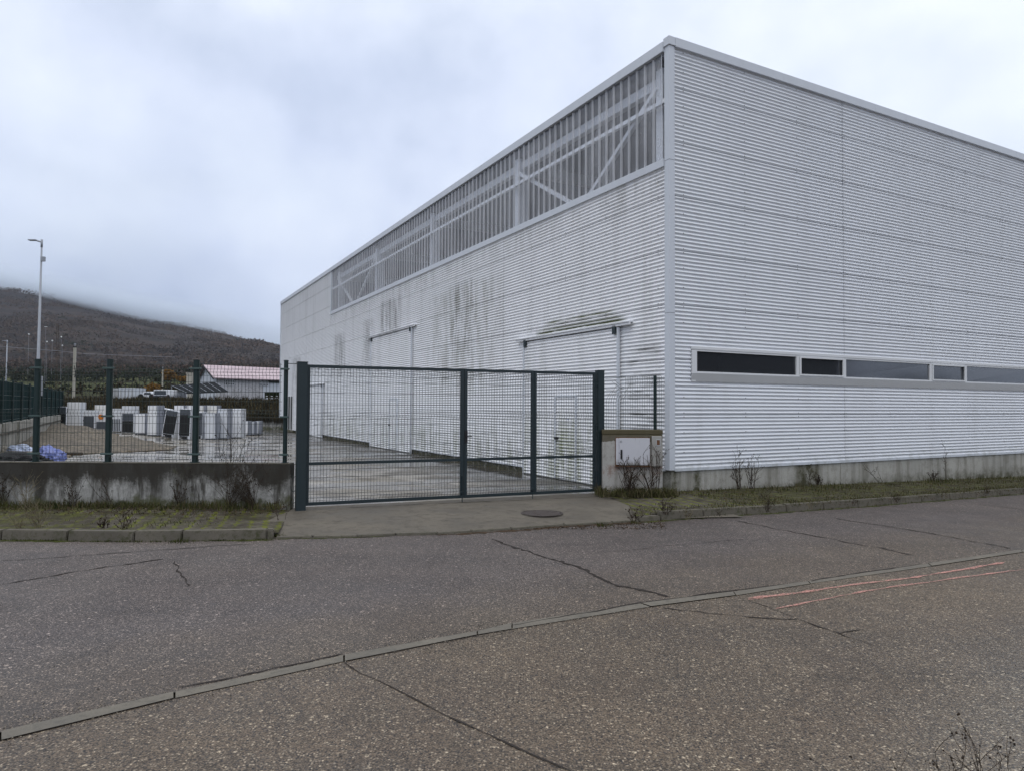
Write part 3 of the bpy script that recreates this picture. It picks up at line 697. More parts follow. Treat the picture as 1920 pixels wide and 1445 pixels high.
for k, (a, b) in enumerate(zip(seamL, seamL[1:])):
    e = .003 * (k % 2); top = ROOF - .05 if a >= 25.6 else 6.36
    zb = .14
    if k == 0: clad(mb, fL, a, 1.2, Z0, 6.36, 0); clad(mb, fL, 1.2, b - .004, zb, top, 0)
    elif b == LEN:
        clad(mb, fL, a, 34.9, zb, top, e); clad(mb, fL, 34.9, 37.3, 2.25, top, e); clad(mb, fL, 37.3, b, zb, top, e)
    else: clad(mb, fL, a, b - .004, zb, top, e)
screws(mb, fL, [.3, 2.0, 3.6, 5.2, 6.7, 8.4, 9.9, 11.4, 12.9, 16., 19.1], 3.6, 6.3)
mb.build('wall', [M['cladL'], M['screw']], hall, label='yard side wall of corrugated sheet with sliding doors and green and black stains')
# plain steel shell behind the sheets, gable ends and roof
mb = MB()
mb.box(.06, .10, .1, LEN, -.3, 6.3); mb.box(.06, .10, 25.7, LEN, 6.3, ROOF - .1)
mb.box(.1, WID, .06, .10, -.3, 2.18); mb.box(.1, WID, .06, .10, 2.87, ROOF - .1); mb.box(24.7, WID, .06, .10, 2.18, 2.87)
mb.box(.06, WID, LEN - .06, LEN, -.3, ROOF - .1); mb.box(WID - .05, WID, .1, LEN - .06, -.3, ROOF - .1)
mb.build('inner_lining', M['inside'], hall)
mb = MB(); mb.quad((.1, .1, 8.45), (WID, .1, 8.45), (WID, LEN - .1, 8.45), (.1, LEN - .1, 8.45))
mb.box(.0, WID, -.0, LEN, 8.50, 8.56); mb.build('roof', M['inside'], hall)
mb = MB(); mb.box(.1, WID, .1, LEN - .1, -.06, -.01); mb.build('floor', M['floorin'], hall)
# partition that closes the office strip behind the windows
mb = MB(); mb.box(.1, 26, 3.2, 3.3, -.01, 3.4); mb.box(.1, 26, .1, 3.2, 3.3, 3.4); mb.build('office_partition', M['inside'], hall)
# plinth
mb = MB(); mb.box(.02, WID, -.0, .06, -.9, Z0 - .005); mb.box(0.02, .06, .06, 1.2, -.4, Z0 - .004); mb.box(0.02, .055, 1.2, LEN, -.4, .139)
for s in (5.12, 10.0, 14.9): mb.box(s - .18, s + .18, -.006, .01, -.9, Z0 - .02)
mb.build('plinth', M['plinth'], hall)
# corner trim, cappings, base flashing
mb = MB(); mb.box(-.035, .105, -.035, .105, Z0 - .01, ROOF + .06, b=.008); mb.build('corner_trim', M['trim'], hall)
for z in (3.48, 6.42):
    mb = MB(); mb.box(-.0375, .1, -.0375, .1, z, z + .006); mb.build('corner_joint', M['screw'], hall)
mb = MB(); mb.box(.107, WID + .05, -.075, .16, ROOF - .10, ROOF + .08, b=.006)
mb.box(-.06, .16, -.06, .105, ROOF - .08, ROOF + .085, b=.006)
for s in (3.1, 6.2, 9.3, 12.4, 15.5): mb.box(s, s + .012, -.078, -.07, ROOF - .10, ROOF + .07)
mb.build('parapet_cap', M['trim'], hall, label='street side parapet cap')
mb = MB(); mb.box(-.075, .16, .107, LEN + .05, ROOF - .16, ROOF + .035, b=.006)
for s in (.75, 7, 13.2, 19.4, 25.6, 31.8): mb.box(-.078, -.07, s, s + .015, ROOF - .16, ROOF + .03)
mb.build('parapet_cap', M['trim'], hall, label='yard side parapet cap')
mb = MB(); mb.box(.107, WID, -.03, -.0, Z0 - .03, Z0 + .025); mb.box(-.035, -.0, .107, 1.2, Z0 - .03, Z0 + .02); mb.box(-.03, 0, 1.2, LEN, .12, .15); mb.build('base_flashing', M['trim'], hall)
mb = MB(); mb.box(-.05, .02, LEN - .05, LEN + .06, .0, ROOF - .16); mb.build('end_trim', M['trim'], hall)
# polycarbonate band
mb = MB(); pts = []; t = .17
while t < 25.55:
    for dt, o in ((0, .034), (.022, .034), (.045, -.0), (.175, -.0), (.24, -.0)): pts.append((t + dt, o))
    t += .26
pts = [p for p in pts if p[0] < 25.58]
for (ta, oa), (tb, ob) in zip(pts, pts[1:]): mb.quad((-oa, ta, 6.46), (-ob, tb, 6.46), (-ob, tb, ROOF - .1), (-oa, ta, ROOF - .1), (2 if tb - ta < .08 else 0) if oa == ob and oa < .01 else 1)
band = mb.build('polycarbonate_band', [M['poly'], M['poly2'], M['poly3']], hall)
mb = MB(); mb.box(-.06, .02, .107, 25.72, 6.32, 6.47, b=.005); mb.build('sill_flashing', M['trim'], band)
mb = MB(); mb.box(-.05, .02, 25.6, 25.74, 6.33, ROOF - .16, b=.005); mb.build('side_flashing', M['trim'], band)
mb = MB()
mb.box(.012, .09, .15, 25.6, 7.60, 7.68); mb.build('rail', M['steel'], hall)
mb = MB(); mb.box(.25, .40, .15, 25.6, 8.12, 8.32); mb.build('eaves_beam', M['steel'], hall)
for t in (.45, 6.3, 12.5, 18.7, 24.9):
    mb = MB(); mb.box(.14, .46, t - .1, t + .1, 0, 8.4); mb.build('column', M['steel'], hall)
for a, b in (((.15, .5, 8.05), (.15, 3.1, 6.35)), ((.15, 6.2, 8.0), (.15, 3.3, 6.35)), ((.15, 18.8, 8.0), (.15, 21.8, 6.35)), ((.15, 24.8, 8.0), (.15, 22., 6.35))):
    mb = MB(); mb.bar(a, b, .09, .09); mb.build('brace', M['steel'], hall)
for t in (.45, 6.3, 12.5, 18.7, 24.9):
    mb = MB(); mb.bar((.4, t, 8.15), (WID - .2, t, 8.3), .15, .3); mb.build('rafter', M['steel'], hall)
# sliding doors on the yard wall
def sdoor(t0, t1, ztop, zbot, r0, r1, wicket=None, dirty=True):
    d = .06
    fD = lambda a, o, z: (-o - d, a, z)
    mb = MB(); clad(mb, fD, t0, t1, zbot, ztop); mb.box(-d, -.02, t0, t1, zbot, ztop)
    door = mb.build('sliding_door', [M['cladL']], hall)
    for t in (t0, t1):
        mb = MB(); mb.box(-d - .035, -d + .0, t - .03, t + .03, zbot, ztop + .02); mb.build('edge_profile', M['trim'], door)
    mb = MB(); mb.box(-d - .06, -d - .02, r0, r1, ztop + .03, ztop + .085, b=.004); mb.box(-d - .085, -.0, r0, r1, ztop + .086, ztop + .094)
    mb.build('track_rail', [M['cladL']], door)
    for t in (t0 + .1, t1 - .1):
        mb = MB(); mb.box(-d - .06, -d - .015, t - .06, t + .06, ztop - .12, ztop + .06); mb.build('roller_hanger', M['gate'], door)
    if wicket:
        a, b, zt = wicket
        mb = MB(); fW = lambda q, o, z: (-o - d - .022, q, z); clad(mb, fW, a + .03, b - .03, zbot + .05, zt - .03)
        wk = mb.build('wicket_door', [M['cladL']], door)
        mb = MB()
        for t in (a, b): mb.box(-d - .05, -d - .0, t - .022, t + .022, zbot + .03, zt)
        mb.box(-d - .05, -d - .0, a, b, zt - .02, zt + .025); mb.build('wicket_frame', M['trim'], door)
        mb = MB(); mb.box(-d - .09, -d - .04, b - .14, b - .04, .92, .98); mb.build('handle', M['black'], door)
    return door
sdoor(1.5, 5.48, 3.33, -.02, 1.08, 5.85, (3.05, 3.92, 1.93))
sdoor(13.75, 18.62, 4.50, -.02, 13.4, 19.2, (15.2, 16.1, 1.95))
sdoor(27.1, 30.95, 2.75, -.02, 26.9, 31.3)
# graffiti-blue scrawl on the wicket door
mb = MB(); q = [(-.085, 3.42 + .05 * math.cos(a), 1.42 + .045 * math.sin(a * 1.7)) for a in [k * .5 for k in range(13)]]; mb.tube(q, .006, 4)
mb.build('scrawl', mat('blue_marker', (.12, .17, .42), .7), hall)
# glazed entrance at the far end
mb = MB(); mb.box(-.02, .04, 34.9, 37.3, .14, 2.25); mb.build('entrance_glazing', M['glass'], hall)
for t in (34.93, 35.7, 36.5, 37.27):
    mb = MB(); mb.box(-.06, -.022, t - .04, t + .04, .14, 2.25); mb.build('glazing_bar', M['white_frame'], hall)
mb = MB(); mb.box(-.09, .0, 34.5, 37.6, .0, .14); mb.build('entrance_step', M['plinth'], hall)
# strip window on the street wall
mb = MB(); mb.box(.52, 24.6, -.04, .0, 2.81, 2.87, b=.005); mb.box(.53, .62, -.04, .0, 2.19, 2.80); mb.build('window_head', M['white_frame'], hall)
mb = MB(); i = 0
for a, b in ((.52, 5.1), (5.1, 9.95), (9.95, 14.8), (14.8, 24.6)):
    mb.quad((a, -.038, 2.19), (b, -.038, 2.19), (b, -.05, 2.345), (a, -.05, 2.345)); mb.quad((a, -.05, 2.345), (b, -.05, 2.345), (b, .02, 2.352), (a, .02, 2.352)); mb.quad((a, 0.02, 2.188), (b, .02, 2.188), (b, -.038, 2.19), (a, -.038, 2.19))
mb.build('window_sill', M['sill'], hall)
wins = [(.62, 3.54, 0), (3.54, 5.08, 1), (5.08, 8.35, 0), (8.35, 9.87, 1), (9.87, 13.1, 0), (13.1, 14.6, 1), (14.6, 17.9, 0), (17.9, 19.4, 1), (19.4, 22.7, 0), (22.7, 24.6, 1)]
for a, b, vent in wins:
    mb = MB(); w = .045; y0, y1 = -.03, .02
    mb.box(a, a + w, y0, y1, 2.35, 2.81); mb.box(b - w, b, y0, y1, 2.35, 2.81); mb.box(a + w, b - w, y0, y1, 2.35, 2.385); mb.box(a + w, b - w, y0, y1, 2.775, 2.81)
    if vent:
        A, B = a + .05, b - .05
        mb.box(A, A + .035, -.05, y0, 2.375, 2.785); mb.box(B - .035, B, -.05, y0, 2.375, 2.785); mb.box(A + .035, B - .035, -.05, y0, 2.375, 2.41); mb.box(A + .035, B - .035, -.05, y0, 2.75, 2.785)
    wf = mb.build('window', M['white_frame'], hall)
    mb = MB(); tilt = .004 * math.sin(a * 3); mb.quad((a + w, .0 + tilt, 2.385), (b - w, .0 - tilt, 2.385), (b - w, .003, 2.775), (a + w, .003, 2.775)); mb.build('pane', M['glass'] if a < 5 else M['glass_sky_tint'], wf)
    if vent:
        mb = MB(); mb.box(b - .42 if a < 5 else a + .06, b - .1 if a < 5 else a + .12, .001 + .012, .02, 2.385, 2.775); mb.build('blind', M['white_frame'], wf)

# ------------------------------------------------------------------ meshes and fences
def wire_panel(mb, a, b, z0, z1, folds, step=.05, rows=None, r=.0028, depth=.03):
    a = Vector(a); b = Vector(b); L = (b - a).length; t = (b - a).normalized(); n = Vector((t.y, -t.x, 0))
    zs = [z0]
    for f in sorted(folds): zs += [f - .05, f, f + .05]
    zs.append(z1); zs = [z for z in zs if z0 <= z <= z1]
    def off(z): return depth if any(abs(z - f) < 1e-6 for f in folds) else 0
    k = int(L / step); s0 = (L - k * step) / 2
    for i in range(k + 1):
        p = a + t * (s0 + i * step)
        mb.tube([(p.x + n.x * off(z), p.y + n.y * off(z), z) for z in zs], r, 4, cap=False)
    rr = rows or []
    for z in rr + [z for f in folds for z in (f - .05, f, f + .05)]:
        if z0 <= z <= z1:
            o = off(z) if any(abs(z - f) < 1e-6 for f in folds) else 0
            q = n * (o + .004); mb.tube([(a.x + q.x, a.y + q.y, z), (b.x + q.x, b.y + q.y, z)], r, 4, cap=False)
# low wall
mb = MB(); mb.box(-14.2, -3.45, WY, WY + .2, -.2, .775, b=.012)
lw = mb.build('boundary_wall', M['oldwall'], label='low grimy concrete wall carrying the green mesh fence left of the gate', cat='wall')
mb = MB(); mb.box(-14.2, -3.46, WY - .004, WY + .204, .777, .79); mb.build('mortar_top', M['kerb'], lw)
# front fence: post, clamps, panels
ff = empty('mesh_fence', (-7, WY + .1, .79), label='dark green welded mesh fence with round posts on the low concrete wall', cat='fence')
PX = [-13.8, -12.4, -11.1, -9.9, -8.7, -7.50, -6.36, -4.99, -3.575]
def lp(mb_): # to local of ff
    mb_.v = [(x + 7, y - WY - .1, z - .79) for x, y, z in mb_.v]; return mb_
for x in PX:
    r = .034 if x == PX[-1] else .048
    mb = MB(); mb.tube([(x, WY + .1, .785), (x, WY + .1, 2.385)], r, 14); mb.tube([(x, WY + .1, 2.385), (x, WY + .1, 2.40)], r * 1.12, 14); mb.tube([(x, WY + .1, .786), (x, WY + .1, .80)], r * 1.6, 12)
    po = lp(mb).build('post', M['green'], ff, smooth=False)
    for z in (.92, 1.51, 2.26):
        mb = MB(); mb.tube([(x, WY + .1, z - .015), (x, WY + .1, z + .015)], r * 1.15, 14)
        mb.box(x - r * 1.9, x + r * 1.9, WY + .03, WY + .075, z - .014, z + .014, b=.004); lp(mb).build('clamp', M['clamp'], po)
for a, b in zip(PX, PX[1:]):
    mb = MB(); wire_panel(mb, (a + .05, WY + .06, 0), (b - .05, WY + .06, 0), .80, 2.35, [.88, 1.56, 2.20], .055, [1.05, 1.25, 1.40, 1.75, 1.9, 2.05, 2.33], r=.003)
    lp(mb).build('mesh_panel', M['wire'], ff)
for q, rr_ in [([(-3.575, WY + .1, 2.35), (-3.35, WY + .1, 2.34)], .006), ([(-3.42, WY + .05, .78), (-3.34, WY + .02, .77)], .005)] + [([(-3.45, WY + .05, z), (-3.40, WY - .01, z - .03), (-3.36, WY, z)], .005) for z in (.2, .38, .6)]:
    mb = MB(); mb.tube(q, rr_, 5); lp(mb).build('tie_wire', M['wire'], ff)

# ------------------------------------------------------------------ gate
gdir = (GB2 - GA).normalized(); gl = (GB2 - GA).length; ga = math.atan2(gdir.y, gdir.x)
gate = empty('metal_gate', (GA.x, GA.y, .06), ga, label='tall anthracite metal gate with welded mesh leaves between two square posts', cat='gate')
ZT = 2.27; 
def gp_(x0, x1): 
    return x0, x1
for x, w, m in ((0.0, .075, 0), (gl + .02, .065, 1)):
    mb = MB(); mb.box(x - w, x + w, -w, w, -.02, ZT + .03, b=.006); mb.box(x - w - .004, x + w + .004, -w - .004, w + .004, ZT + .03, ZT + .04)
    mb.build('post', M['gate'], gate)
def px2g(px):     # distance along the gate line for an image column
    d = ray(px, 760); a = GA; # intersect ray (0,0)+k d with GA + s gdir
    den = d.x * gdir.y - d.y * gdir.x; return (d.y * GA.x - d.x * GA.y) / -den if den else 0
def glen(px):
    d = ray(px, 760); # solve GA + s*g = k*d
    det = gdir.x * -d.y + gdir.y * d.x; s = (-GA.x * -d.y - GA.y * d.x) / det; return s
leafs = [(glen(572) + .012, glen(869.5)), (glen(870.3), glen(1000.5)), (glen(1001.), glen(1116))]
for k, (x0, x1) in enumerate(leafs):
    fw = (.06, .05, .045)[k]; zb, zm = .07, .70
    mb = MB(); mb.box(x0, x0 + fw, -.025, .025, zb, ZT, b=.003); mb.box(x1 - fw, x1, -.025, .025, zb, ZT, b=.003)
    mb.box(x0 + fw, x1 - fw, -.022, .022, zb, zb + .05); mb.box(x0 + fw, x1 - fw, -.022, .022, ZT - .05, ZT - .001); mb.box(x0 + fw, x1 - fw, -.022, .022, zm, zm + .045)
    leaf = mb.build('gate_leaf', M['gate'], gate)
    mb = MB(); wire_panel(mb, (x0 + fw, 0, 0), (x1 - fw, 0, 0), zm + .045, ZT - .05, [.82, 1.47, ZT - .12], .05, [1.0, 1.17, 1.33, 1.65, 1.83, 2.0], r=.0032); mb.build('mesh_panel', M['gwire'], leaf)
    mb = MB(); wire_panel(mb, (x0 + fw, 0, 0), (x1 - fw, 0, 0), zb + .05, zm, [zb + .12], .05, [.34, .50, .62], r=.0032); mb.build('mesh_panel', M['gwire'], leaf)
    if k < 2:
        xb = x1 - .03; mb = MB(); mb.tube([(xb, -.04, .45 if k == 0 else .15), (xb, -.04, 0.0)], .008, 6); mb.box(xb - .025, xb + .025, -.05, -.025, .16, .19); mb.box(xb - .025, xb + .025, -.05, -.025, .08, .11)
        if k == 0: mb.tube([(xb - .0, -.04, .45), (xb - .05, -.06, .46)], .008, 6)
        mb.build('drop_bolt', M['gate'], leaf)
    if k == 1:
        mb = MB(); mb.box(x0 + .005, x0 + .055, -.032, -.024, 1.0, 1.22); mb.tube([(x0 + .03, -.03, 1.12), (x0 + .03, -.07, 1.12), (x0 + .12, -.07, 1.12)], .009, 6); mb.build('lock', M['black'], leaf)
    if k != 1:
        for z in (.35, 1.2, 2.0):
            xh = x0 - .012 if k == 0 else x1 + .01
            mb = MB(); mb.tube([(xh, -.03, z), (xh, -.03, z + .1)], .014, 8); mb.build('hinge', M['gate'], leaf)

# ------------------------------------------------------------------ cabinet pillar and fence remnant
pil = empty('meter_pillar', (1.67, 12.9, 0), 0, label='weathered concrete pillar housing white electricity cabinet beside the gate', cat='pillar')
mb = MB(); mb.box(0, 1.11, 0, .30, -.1, 1.19, b=.012); mb.build('body', M['pillar'], pil)
mb = MB(); mb.box(-.004, 1.114, -.004, .304, 1.192, 1.275, b=.012); mb.build('coping', M['pillar'], pil)
mb = MB(); mb.box(.235, .875, -.012, -.001, .615, 1.135); mb.build('cabinet_frame', M['rust'], pil)
mb = MB(); mb.box(.245, .30, -.04, -.013, .64, 1.12, b=.004); mb.box(.302, .865, -.05, -.013, .63, 1.125, b=.006)
dr = mb.build('cabinet_door', M['cab'], pil)
mb = MB(); mb.box(.325, .36, -.066, -.05, .745, .915, b=.006); mb.build('handle', M['black'], dr)
mb = MB(); c_ = (.335, 1.065)
tri = [(c_[0] - .018, c_[1] - .016), (c_[0] + .018, c_[1] - .016), (c_[0], c_[1] + .018)]
for a, b in zip(tri, tri[1:] + tri[:1]): mb.bar((a[0], -.052, a[1]), (b[0], -.052, b[1]), .002, .004)
mb.build('warning_mark', M['black'], dr)
mb = MB(); mb.box(.235, .875, -.055, -.001, .606, .615); mb.build('drip_edge', M['rust'], pil)
mb = MB(); mb.box(.90, 1.085, -.06, -.001, .61, 1.165, b=.012); mt = mb.build('meter_box', M['cabgrey'], pil)
mb = MB(); mb.box(.975, 1.055, -.068, -.06, .985, 1.11); mb.build('meter_window_frame', M['sill'], mt)
mb = MB(); mb.box(.988, 1.042, -.071, -.066, 1.005, 1.095); mb.build('meter_window', M['rust'], mt)
# bent green panel above the pillar
sf = empty('broken_fence_panel', (2.3, 13.1, 1.28), 0, label='short green mesh panel with torn bent wires standing on the cabinet pillar', cat='fence')
def l2(mb_): mb_.v = [(x - 2.3, y - 13.1, z - 1.28) for x, y, z in mb_.v]; return mb_
mb = MB(); mb.tube([(2.68, 13.1, 1.27), (2.68, 13.1, 2.28)], .03, 12); l2(mb).build('post', M['green'], sf)
mb = MB(); wire_panel(mb, (2.12, 13.06, 0), (2.84, 13.06, 0), 1.28, 2.26, [1.57, 2.16], .045, [1.35, 1.72, 1.87, 2.0, 2.24], r=.0025)
wire_panel(mb, (1.74, 13.06, 0), (2.10, 13.06, 0), 1.28, 1.75, [1.57], .045, [1.35], r=.0025); l2(mb).build('mesh_panel', M['wire'], sf)
mb = MB(); rnd = random.Random(8)
for k in range(8):
    x = 1.76 + k * .045; top = rnd.uniform(1.9, 2.12); sw = .02 + .02 * k if k > 3 else .14 - .02 * k
    mb.tube([(x, 13.06, 1.75), (x + .01, 13.05, 1.85), (x + sw * .6, 13.02, 1.98), (x + sw + .03, 12.99, top)], .0028, 4)
for q in ([(1.86, 13., 2.16), (2.0, 13.03, 2.06), (2.1, 13.05, 2.02)], [(1.9, 13., 2.19), (2.02, 13.03, 2.09), (2.1, 13.05, 2.05)], [(1.76, 13.05, 1.93), (1.95, 13.04, 1.93), (2.07, 13.05, 1.86), (2.13, 13.06, 1.9)], [(1.76, 13.05, 2.01), (1.92, 13.04, 2.0), (2.06, 13.0, 2.02)]): mb.tube(q, .0028, 4)
mb.tube([(1.74, 13.06, 2.24), (2.12, 13.06, 2.25)], .004, 4); mb.tube([(1.74, 13.06, 2.21), (2.12, 13.06, 2.24)], .004, 4)
l2(mb).build('torn_wire', M['wire'], sf)

# ------------------------------------------------------------------ side fence with wind screen on a low wall
sr = math.atan2(UU.y, UU.x)
sfn = empty('screened_fence', (yl.x, yl.y, 0), sr, label='green fence covered in wind screen on a concrete wall running back along the yard', cat='fence')
mb = MB(); mb.box(-15, 27, -.12, .12, -.3, 1.0, b=.01); mb.build('base_wall', M['plinth'], sfn)
mb = MB(); mb.box(-15, 26, -.16, -.122, .62, .70); mb.build('ledge', M['kerb'], sfn)
mb = MB()
for k in range(82): mb.quad((-15 + k * .5, .06 + .012 * math.sin(k * 1.9), 1.02), (-14.5 + k * .5, .06 + .012 * math.sin((k + 1) * 1.9), 1.02), (-14.5 + k * .5, .06 + .02 * math.sin((k + 1) * 1.3), 2.52 - .03 * abs(math.sin(k + 1))), (-15 + k * .5, .06 + .02 * math.sin(k * 1.3), 2.52 - .03 * abs(math.sin(k))))
mb.build('wind_screen', M['screen'], sfn)
for k in range(17):
    x = -14.5 + k * 2.5; mb = MB(); mb.tube([(x, -.02, 1.0), (x, -.02, 2.58)], .04, 10); mb.build('post', M['green'], sfn)
mb = MB()
for z in (1.1, 1.5, 2.0, 2.5): mb.tube([(-15, .0, z), (26.5, .0, z)], .005, 4)
mb.build('tension_wire', M['clamp'], sfn)

# ------------------------------------------------------------------ discarded fridges in the yard
rnda = random.Random(4)
def appl(px0, px1, ytop, ybase, style, label, name='fridge', yaw=0., lean=0., dep=.55, leanb=0., dy=0., cat='fridge'):
    c = P((px0 + px1) / 2, ybase, -.03); c = c + Vector((c.x, c.y, 0)).normalized() * dy if dy else c
    k = c.y / F; w = (px1 - px0) * k; h = (ybase - ytop) * k
    if dy: pass
    o = empty(name, (c.x, c.y + 0, Zg(c.x, c.y) - .028), yaw, label=label, cat=cat, group='discarded appliances lined up in the yard')
    o.rotation_euler = (leanb, lean, yaw); w *= .945; WH = rnda.choice(WHS)
    x0, x1 = -w / 2, w / 2; d = dep
    mb = MB(); mb.box(x0, x1, 0, d, .03, h, b=.012); mb.build('body', WHS[1] if style != 'plain' else SIDE_SHADE, o)
    for sx in (x0 + .06, x1 - .06):
        mb = MB(); mb.box(sx - .03, sx + .03, .02, .08, 0, .03); mb.build('foot', M['black'], o)
    if style == 'plain':
        mb = MB(); mb.box(x0 + .035, x1 - .03, -.05, -.004, .07, h - .02, b=.012); mb.build('door', WH, o)
        mb = MB(); mb.box(x0 + .035, x0 + .055, -.062, -.051, h * .5, h * .68); mb.build('handle', M['sill'], o)
    if style == 'door' or style == 'door2':
        sp = h * (.35 if style == 'door2' else .72)
        if style == 'door2':
            mb = MB(); mb.box(x0 + .004, x1 - .004, -.045, -.004, .06, sp - .006, b=.01); mb.build('door', WH2, o)
            mb = MB(); mb.box(x0 + .004, x1 - .004, -.045, -.004, sp + .006, h - .01, b=.01); mb.build('door', WH2, o)
        else:
            mb = MB(); mb.box(x0 + .004, x1 - .004, -.045, -.004, .06, h - .01, b=.01); mb.build('door', WH2, o)
        mb = MB(); mb.box(x0 + .04, x0 + .07, -.07, -.045, h * .60, h * .76); mb.build('handle', M['black'] if style == 'door2' else M['trim'], o)
    if style in ('back', 'backgrey'):
        mb = MB(); mb.box(x0 + .04, x1 - .03, -.012, -.001, .20, h * .80); mb.build('rear_panel', M['black'], o)
        mb = MB(); mb.box(x0 + .04, x1 - .03, -.010, -.001, h * .80 + .004, h - .03); mb.build('upper_panel', GD, o)
        mb = MB(); mb.box(x0 + .1, x1 - .12, -.10, -.013, .05, .18, b=.02); mb.build('compressor', M['black'], o)
        mb = MB(); mb.box(x0 + .12, x0 + .2, -.108, -.101, .08, .11); mb.build('compressor_tag', WH, o)
    if style == 'grille':
        mb = MB(); mb.box(x0 + .03, x1 - .03, -.01, -.001, .2, h - .04); mb.build('rear_panel', GD, o)
        mb = MB()
        for q in range(16): z = .24 + q * (h * .72 - .24) / 16; mb.tube([(x0 + .06, -.03, z), (x1 - .06, -.03, z)], .006, 5)
        for q in (x0 + .06, x1 - .06): mb.tube([(q, -.03, .22), (q, -.03, h * .72)], .006, 5)
        mb.build('condenser_coil', GW, o)
        mb = MB(); mb.box(x0 + .06, x1 - .08, -.10, -.011, .03, .18, b=.02); mb.build('compressor', M['black'], o)
    if style == 'half':
        mb = MB(); mb.box(x0 + .03, x1 - .03, -.012, -.001, .05, h * .45); mb.build('lower_panel', M['black'], o)
        mb = MB(); mb.box(x0 + .03, x1 - .03, -.010, -.001, h * .46, h * .72); mb.build('upper_panel', GD, o)
    if style == 'slat':
        mb = MB()
        for q in range(7): a = x0 + .04 + q * (w - .08) / 7; mb.box(a, a + (w - .08) / 7 * .55, -.014, -.001, .06, h * .56)
        mb.build('louvre', GD, o)
    if style == 'washer':
        mb = MB(); mb.box(x0 + .03, x1 - .03, -.012, -.001, .05, h * .68); mb.build('front_panel', GD, o)
        mb = MB(); mb.box(x0 + .02, x0 + .06, -.03, -.012, h * .4, h * .5); mb.build('catch', M['black'], o)
    if style == 'dark':
        mb = MB(); mb.box(x0, x1, -.03, -.001, .03, h * .62, b=.008); mb.build('front_panel', M['black'], o)
        mb = MB(); mb.box(x0 + .01, x1 - .01, -.025, -.001, h * .63, h - .03, b=.008); mb.build('top_panel', GD, o)
    if style == 'disc':
        mb = MB(); mb.box(x0 + .03, x1 - .03, -.012, -.001, .05, h * .5); mb.build('lower_panel', GD, o)
        mb = disc(.15, -.01, .01, 18); R_ = Matrix.Rotation(PI / 2, 4, 'X'); mb.v = [tuple(R_ @ Vector(v) + Vector((0, -.02, h * .80))) for v in mb.v]; mb.build('badge', ORG, o)
    return o
WH = painted('appliance_white', (.70, .71, .75), (.78, .79, .82), 3, .35); WH2 = painted('appliance_door_white', (.74, .75, .78), (.82, .83, .85), 4, .3)
WHS = [painted('appliance_white_clean', (.74, .75, .78), (.82, .83, .85), 3, .35), painted('appliance_white_dull', (.60, .62, .66), (.70, .72, .76), 3, .4), painted('appliance_white_yellowed', (.68, .67, .65), (.76, .75, .73), 3, .4)]
SIDE_SHADE = painted('appliance_side_shade', (.22, .24, .29), (.34, .36, .41), 3, .5)  # darker body colour paints in shaded sides and gaps between fridges
GW = painted('appliance_grey', (.22, .24, .27), (.33, .35, .39), 4, .5); GD = painted('appliance_dark_grey', (.04, .048, .06), (.09, .10, .12), 4, .6)
ORG = painted('orange_plastic', (.55, .16, .01), (.62, .2, .02), 4, .6)
appl(103, 124, 762, 797, 'dark', 'black fronted appliance at the left end of the row')
appl(125, 151, 754, 800, 'door2', 'tall white fridge second from the left end of the row')
appl(155, 177, 769, 803, 'washer', 'grey fronted appliance with a catch, right of the tall white fridge', yaw=.05)
appl(176, 201, 759, 802, 'plain', 'white fridge standing behind the appliance with the orange disc', dep=.5)
appl(179, 199, 775, 805, 'disc', 'appliance bearing an orange disc, beside the second fence post', dep=.4)
appl(202, 228, 766, 809, 'slat', 'white fridge with vertical grey louvres on its lower half')
appl(227, 251, 761, 811, 'half', 'white fridge with grey window panel above a black lower half')
appl(252, 273, 775, 814, 'plain', 'low plain white fridge left of the tall tilting group', yaw=.04)
appl(275, 296, 760, 817, 'plain', 'tall plain white fridge left of the leaning grey condenser', dep=.6, yaw=-.08)
appl(290, 309, 765, 816, 'grille', 'leaning fridge showing its grey condenser coil', lean=.16, dep=.5, yaw=.1)
appl(302, 326, 768, 820, 'back', 'white fridge leaning right with a black back panel', lean=.15, dep=.55, yaw=.12)
appl(333, 356, 766, 824, 'backgrey', 'upright fridge turned to show black back and compressor', lean=.03, dep=.55)
appl(364, 380, 772, 823, 'grille', 'fridge back with condenser coil just right of the third fence post', dep=.5)
appl(325, 345, 760, 812, 'plain', 'white fridge behind the leaning black backed one', dep=.5)
appl(346, 366, 760, 812, 'plain', 'white fridge behind the upright black backed one', dep=.5)
appl(367, 383, 760, 812, 'plain', 'white fridge in the back row, second from its right end', dep=.5)
appl(384, 408, 760, 812, 'plain', 'white fridge at the right end of the back row', dep=.5)
appl(383, 405, 774, 824, 'plain', 'plain white fridge with a tilted edge, left of the three in front', lean=-.02, dep=.5)
appl(407, 428, 766, 823, 'plain', 'plain white fridge in the middle of the three in front', dep=.55)
appl(431, 453, 766, 821, 'door2', 'tall white fridge freezer with two doors at the right end of the tall row', dep=.6)
appl(454, 466, 789, 816, 'plain', 'small white chest appliance nearest the two door fridge', dep=.5, name='chest_freezer', cat='freezer')
appl(467, 477, 790, 815.5, 'plain', 'small white chest appliance in the middle of the low trio', dep=.5, name='chest_freezer', cat='freezer')
appl(478, 487, 789, 815, 'plain', 'small white chest appliance at the far right of the row', dep=.5, name='chest_freezer', cat='freezer')

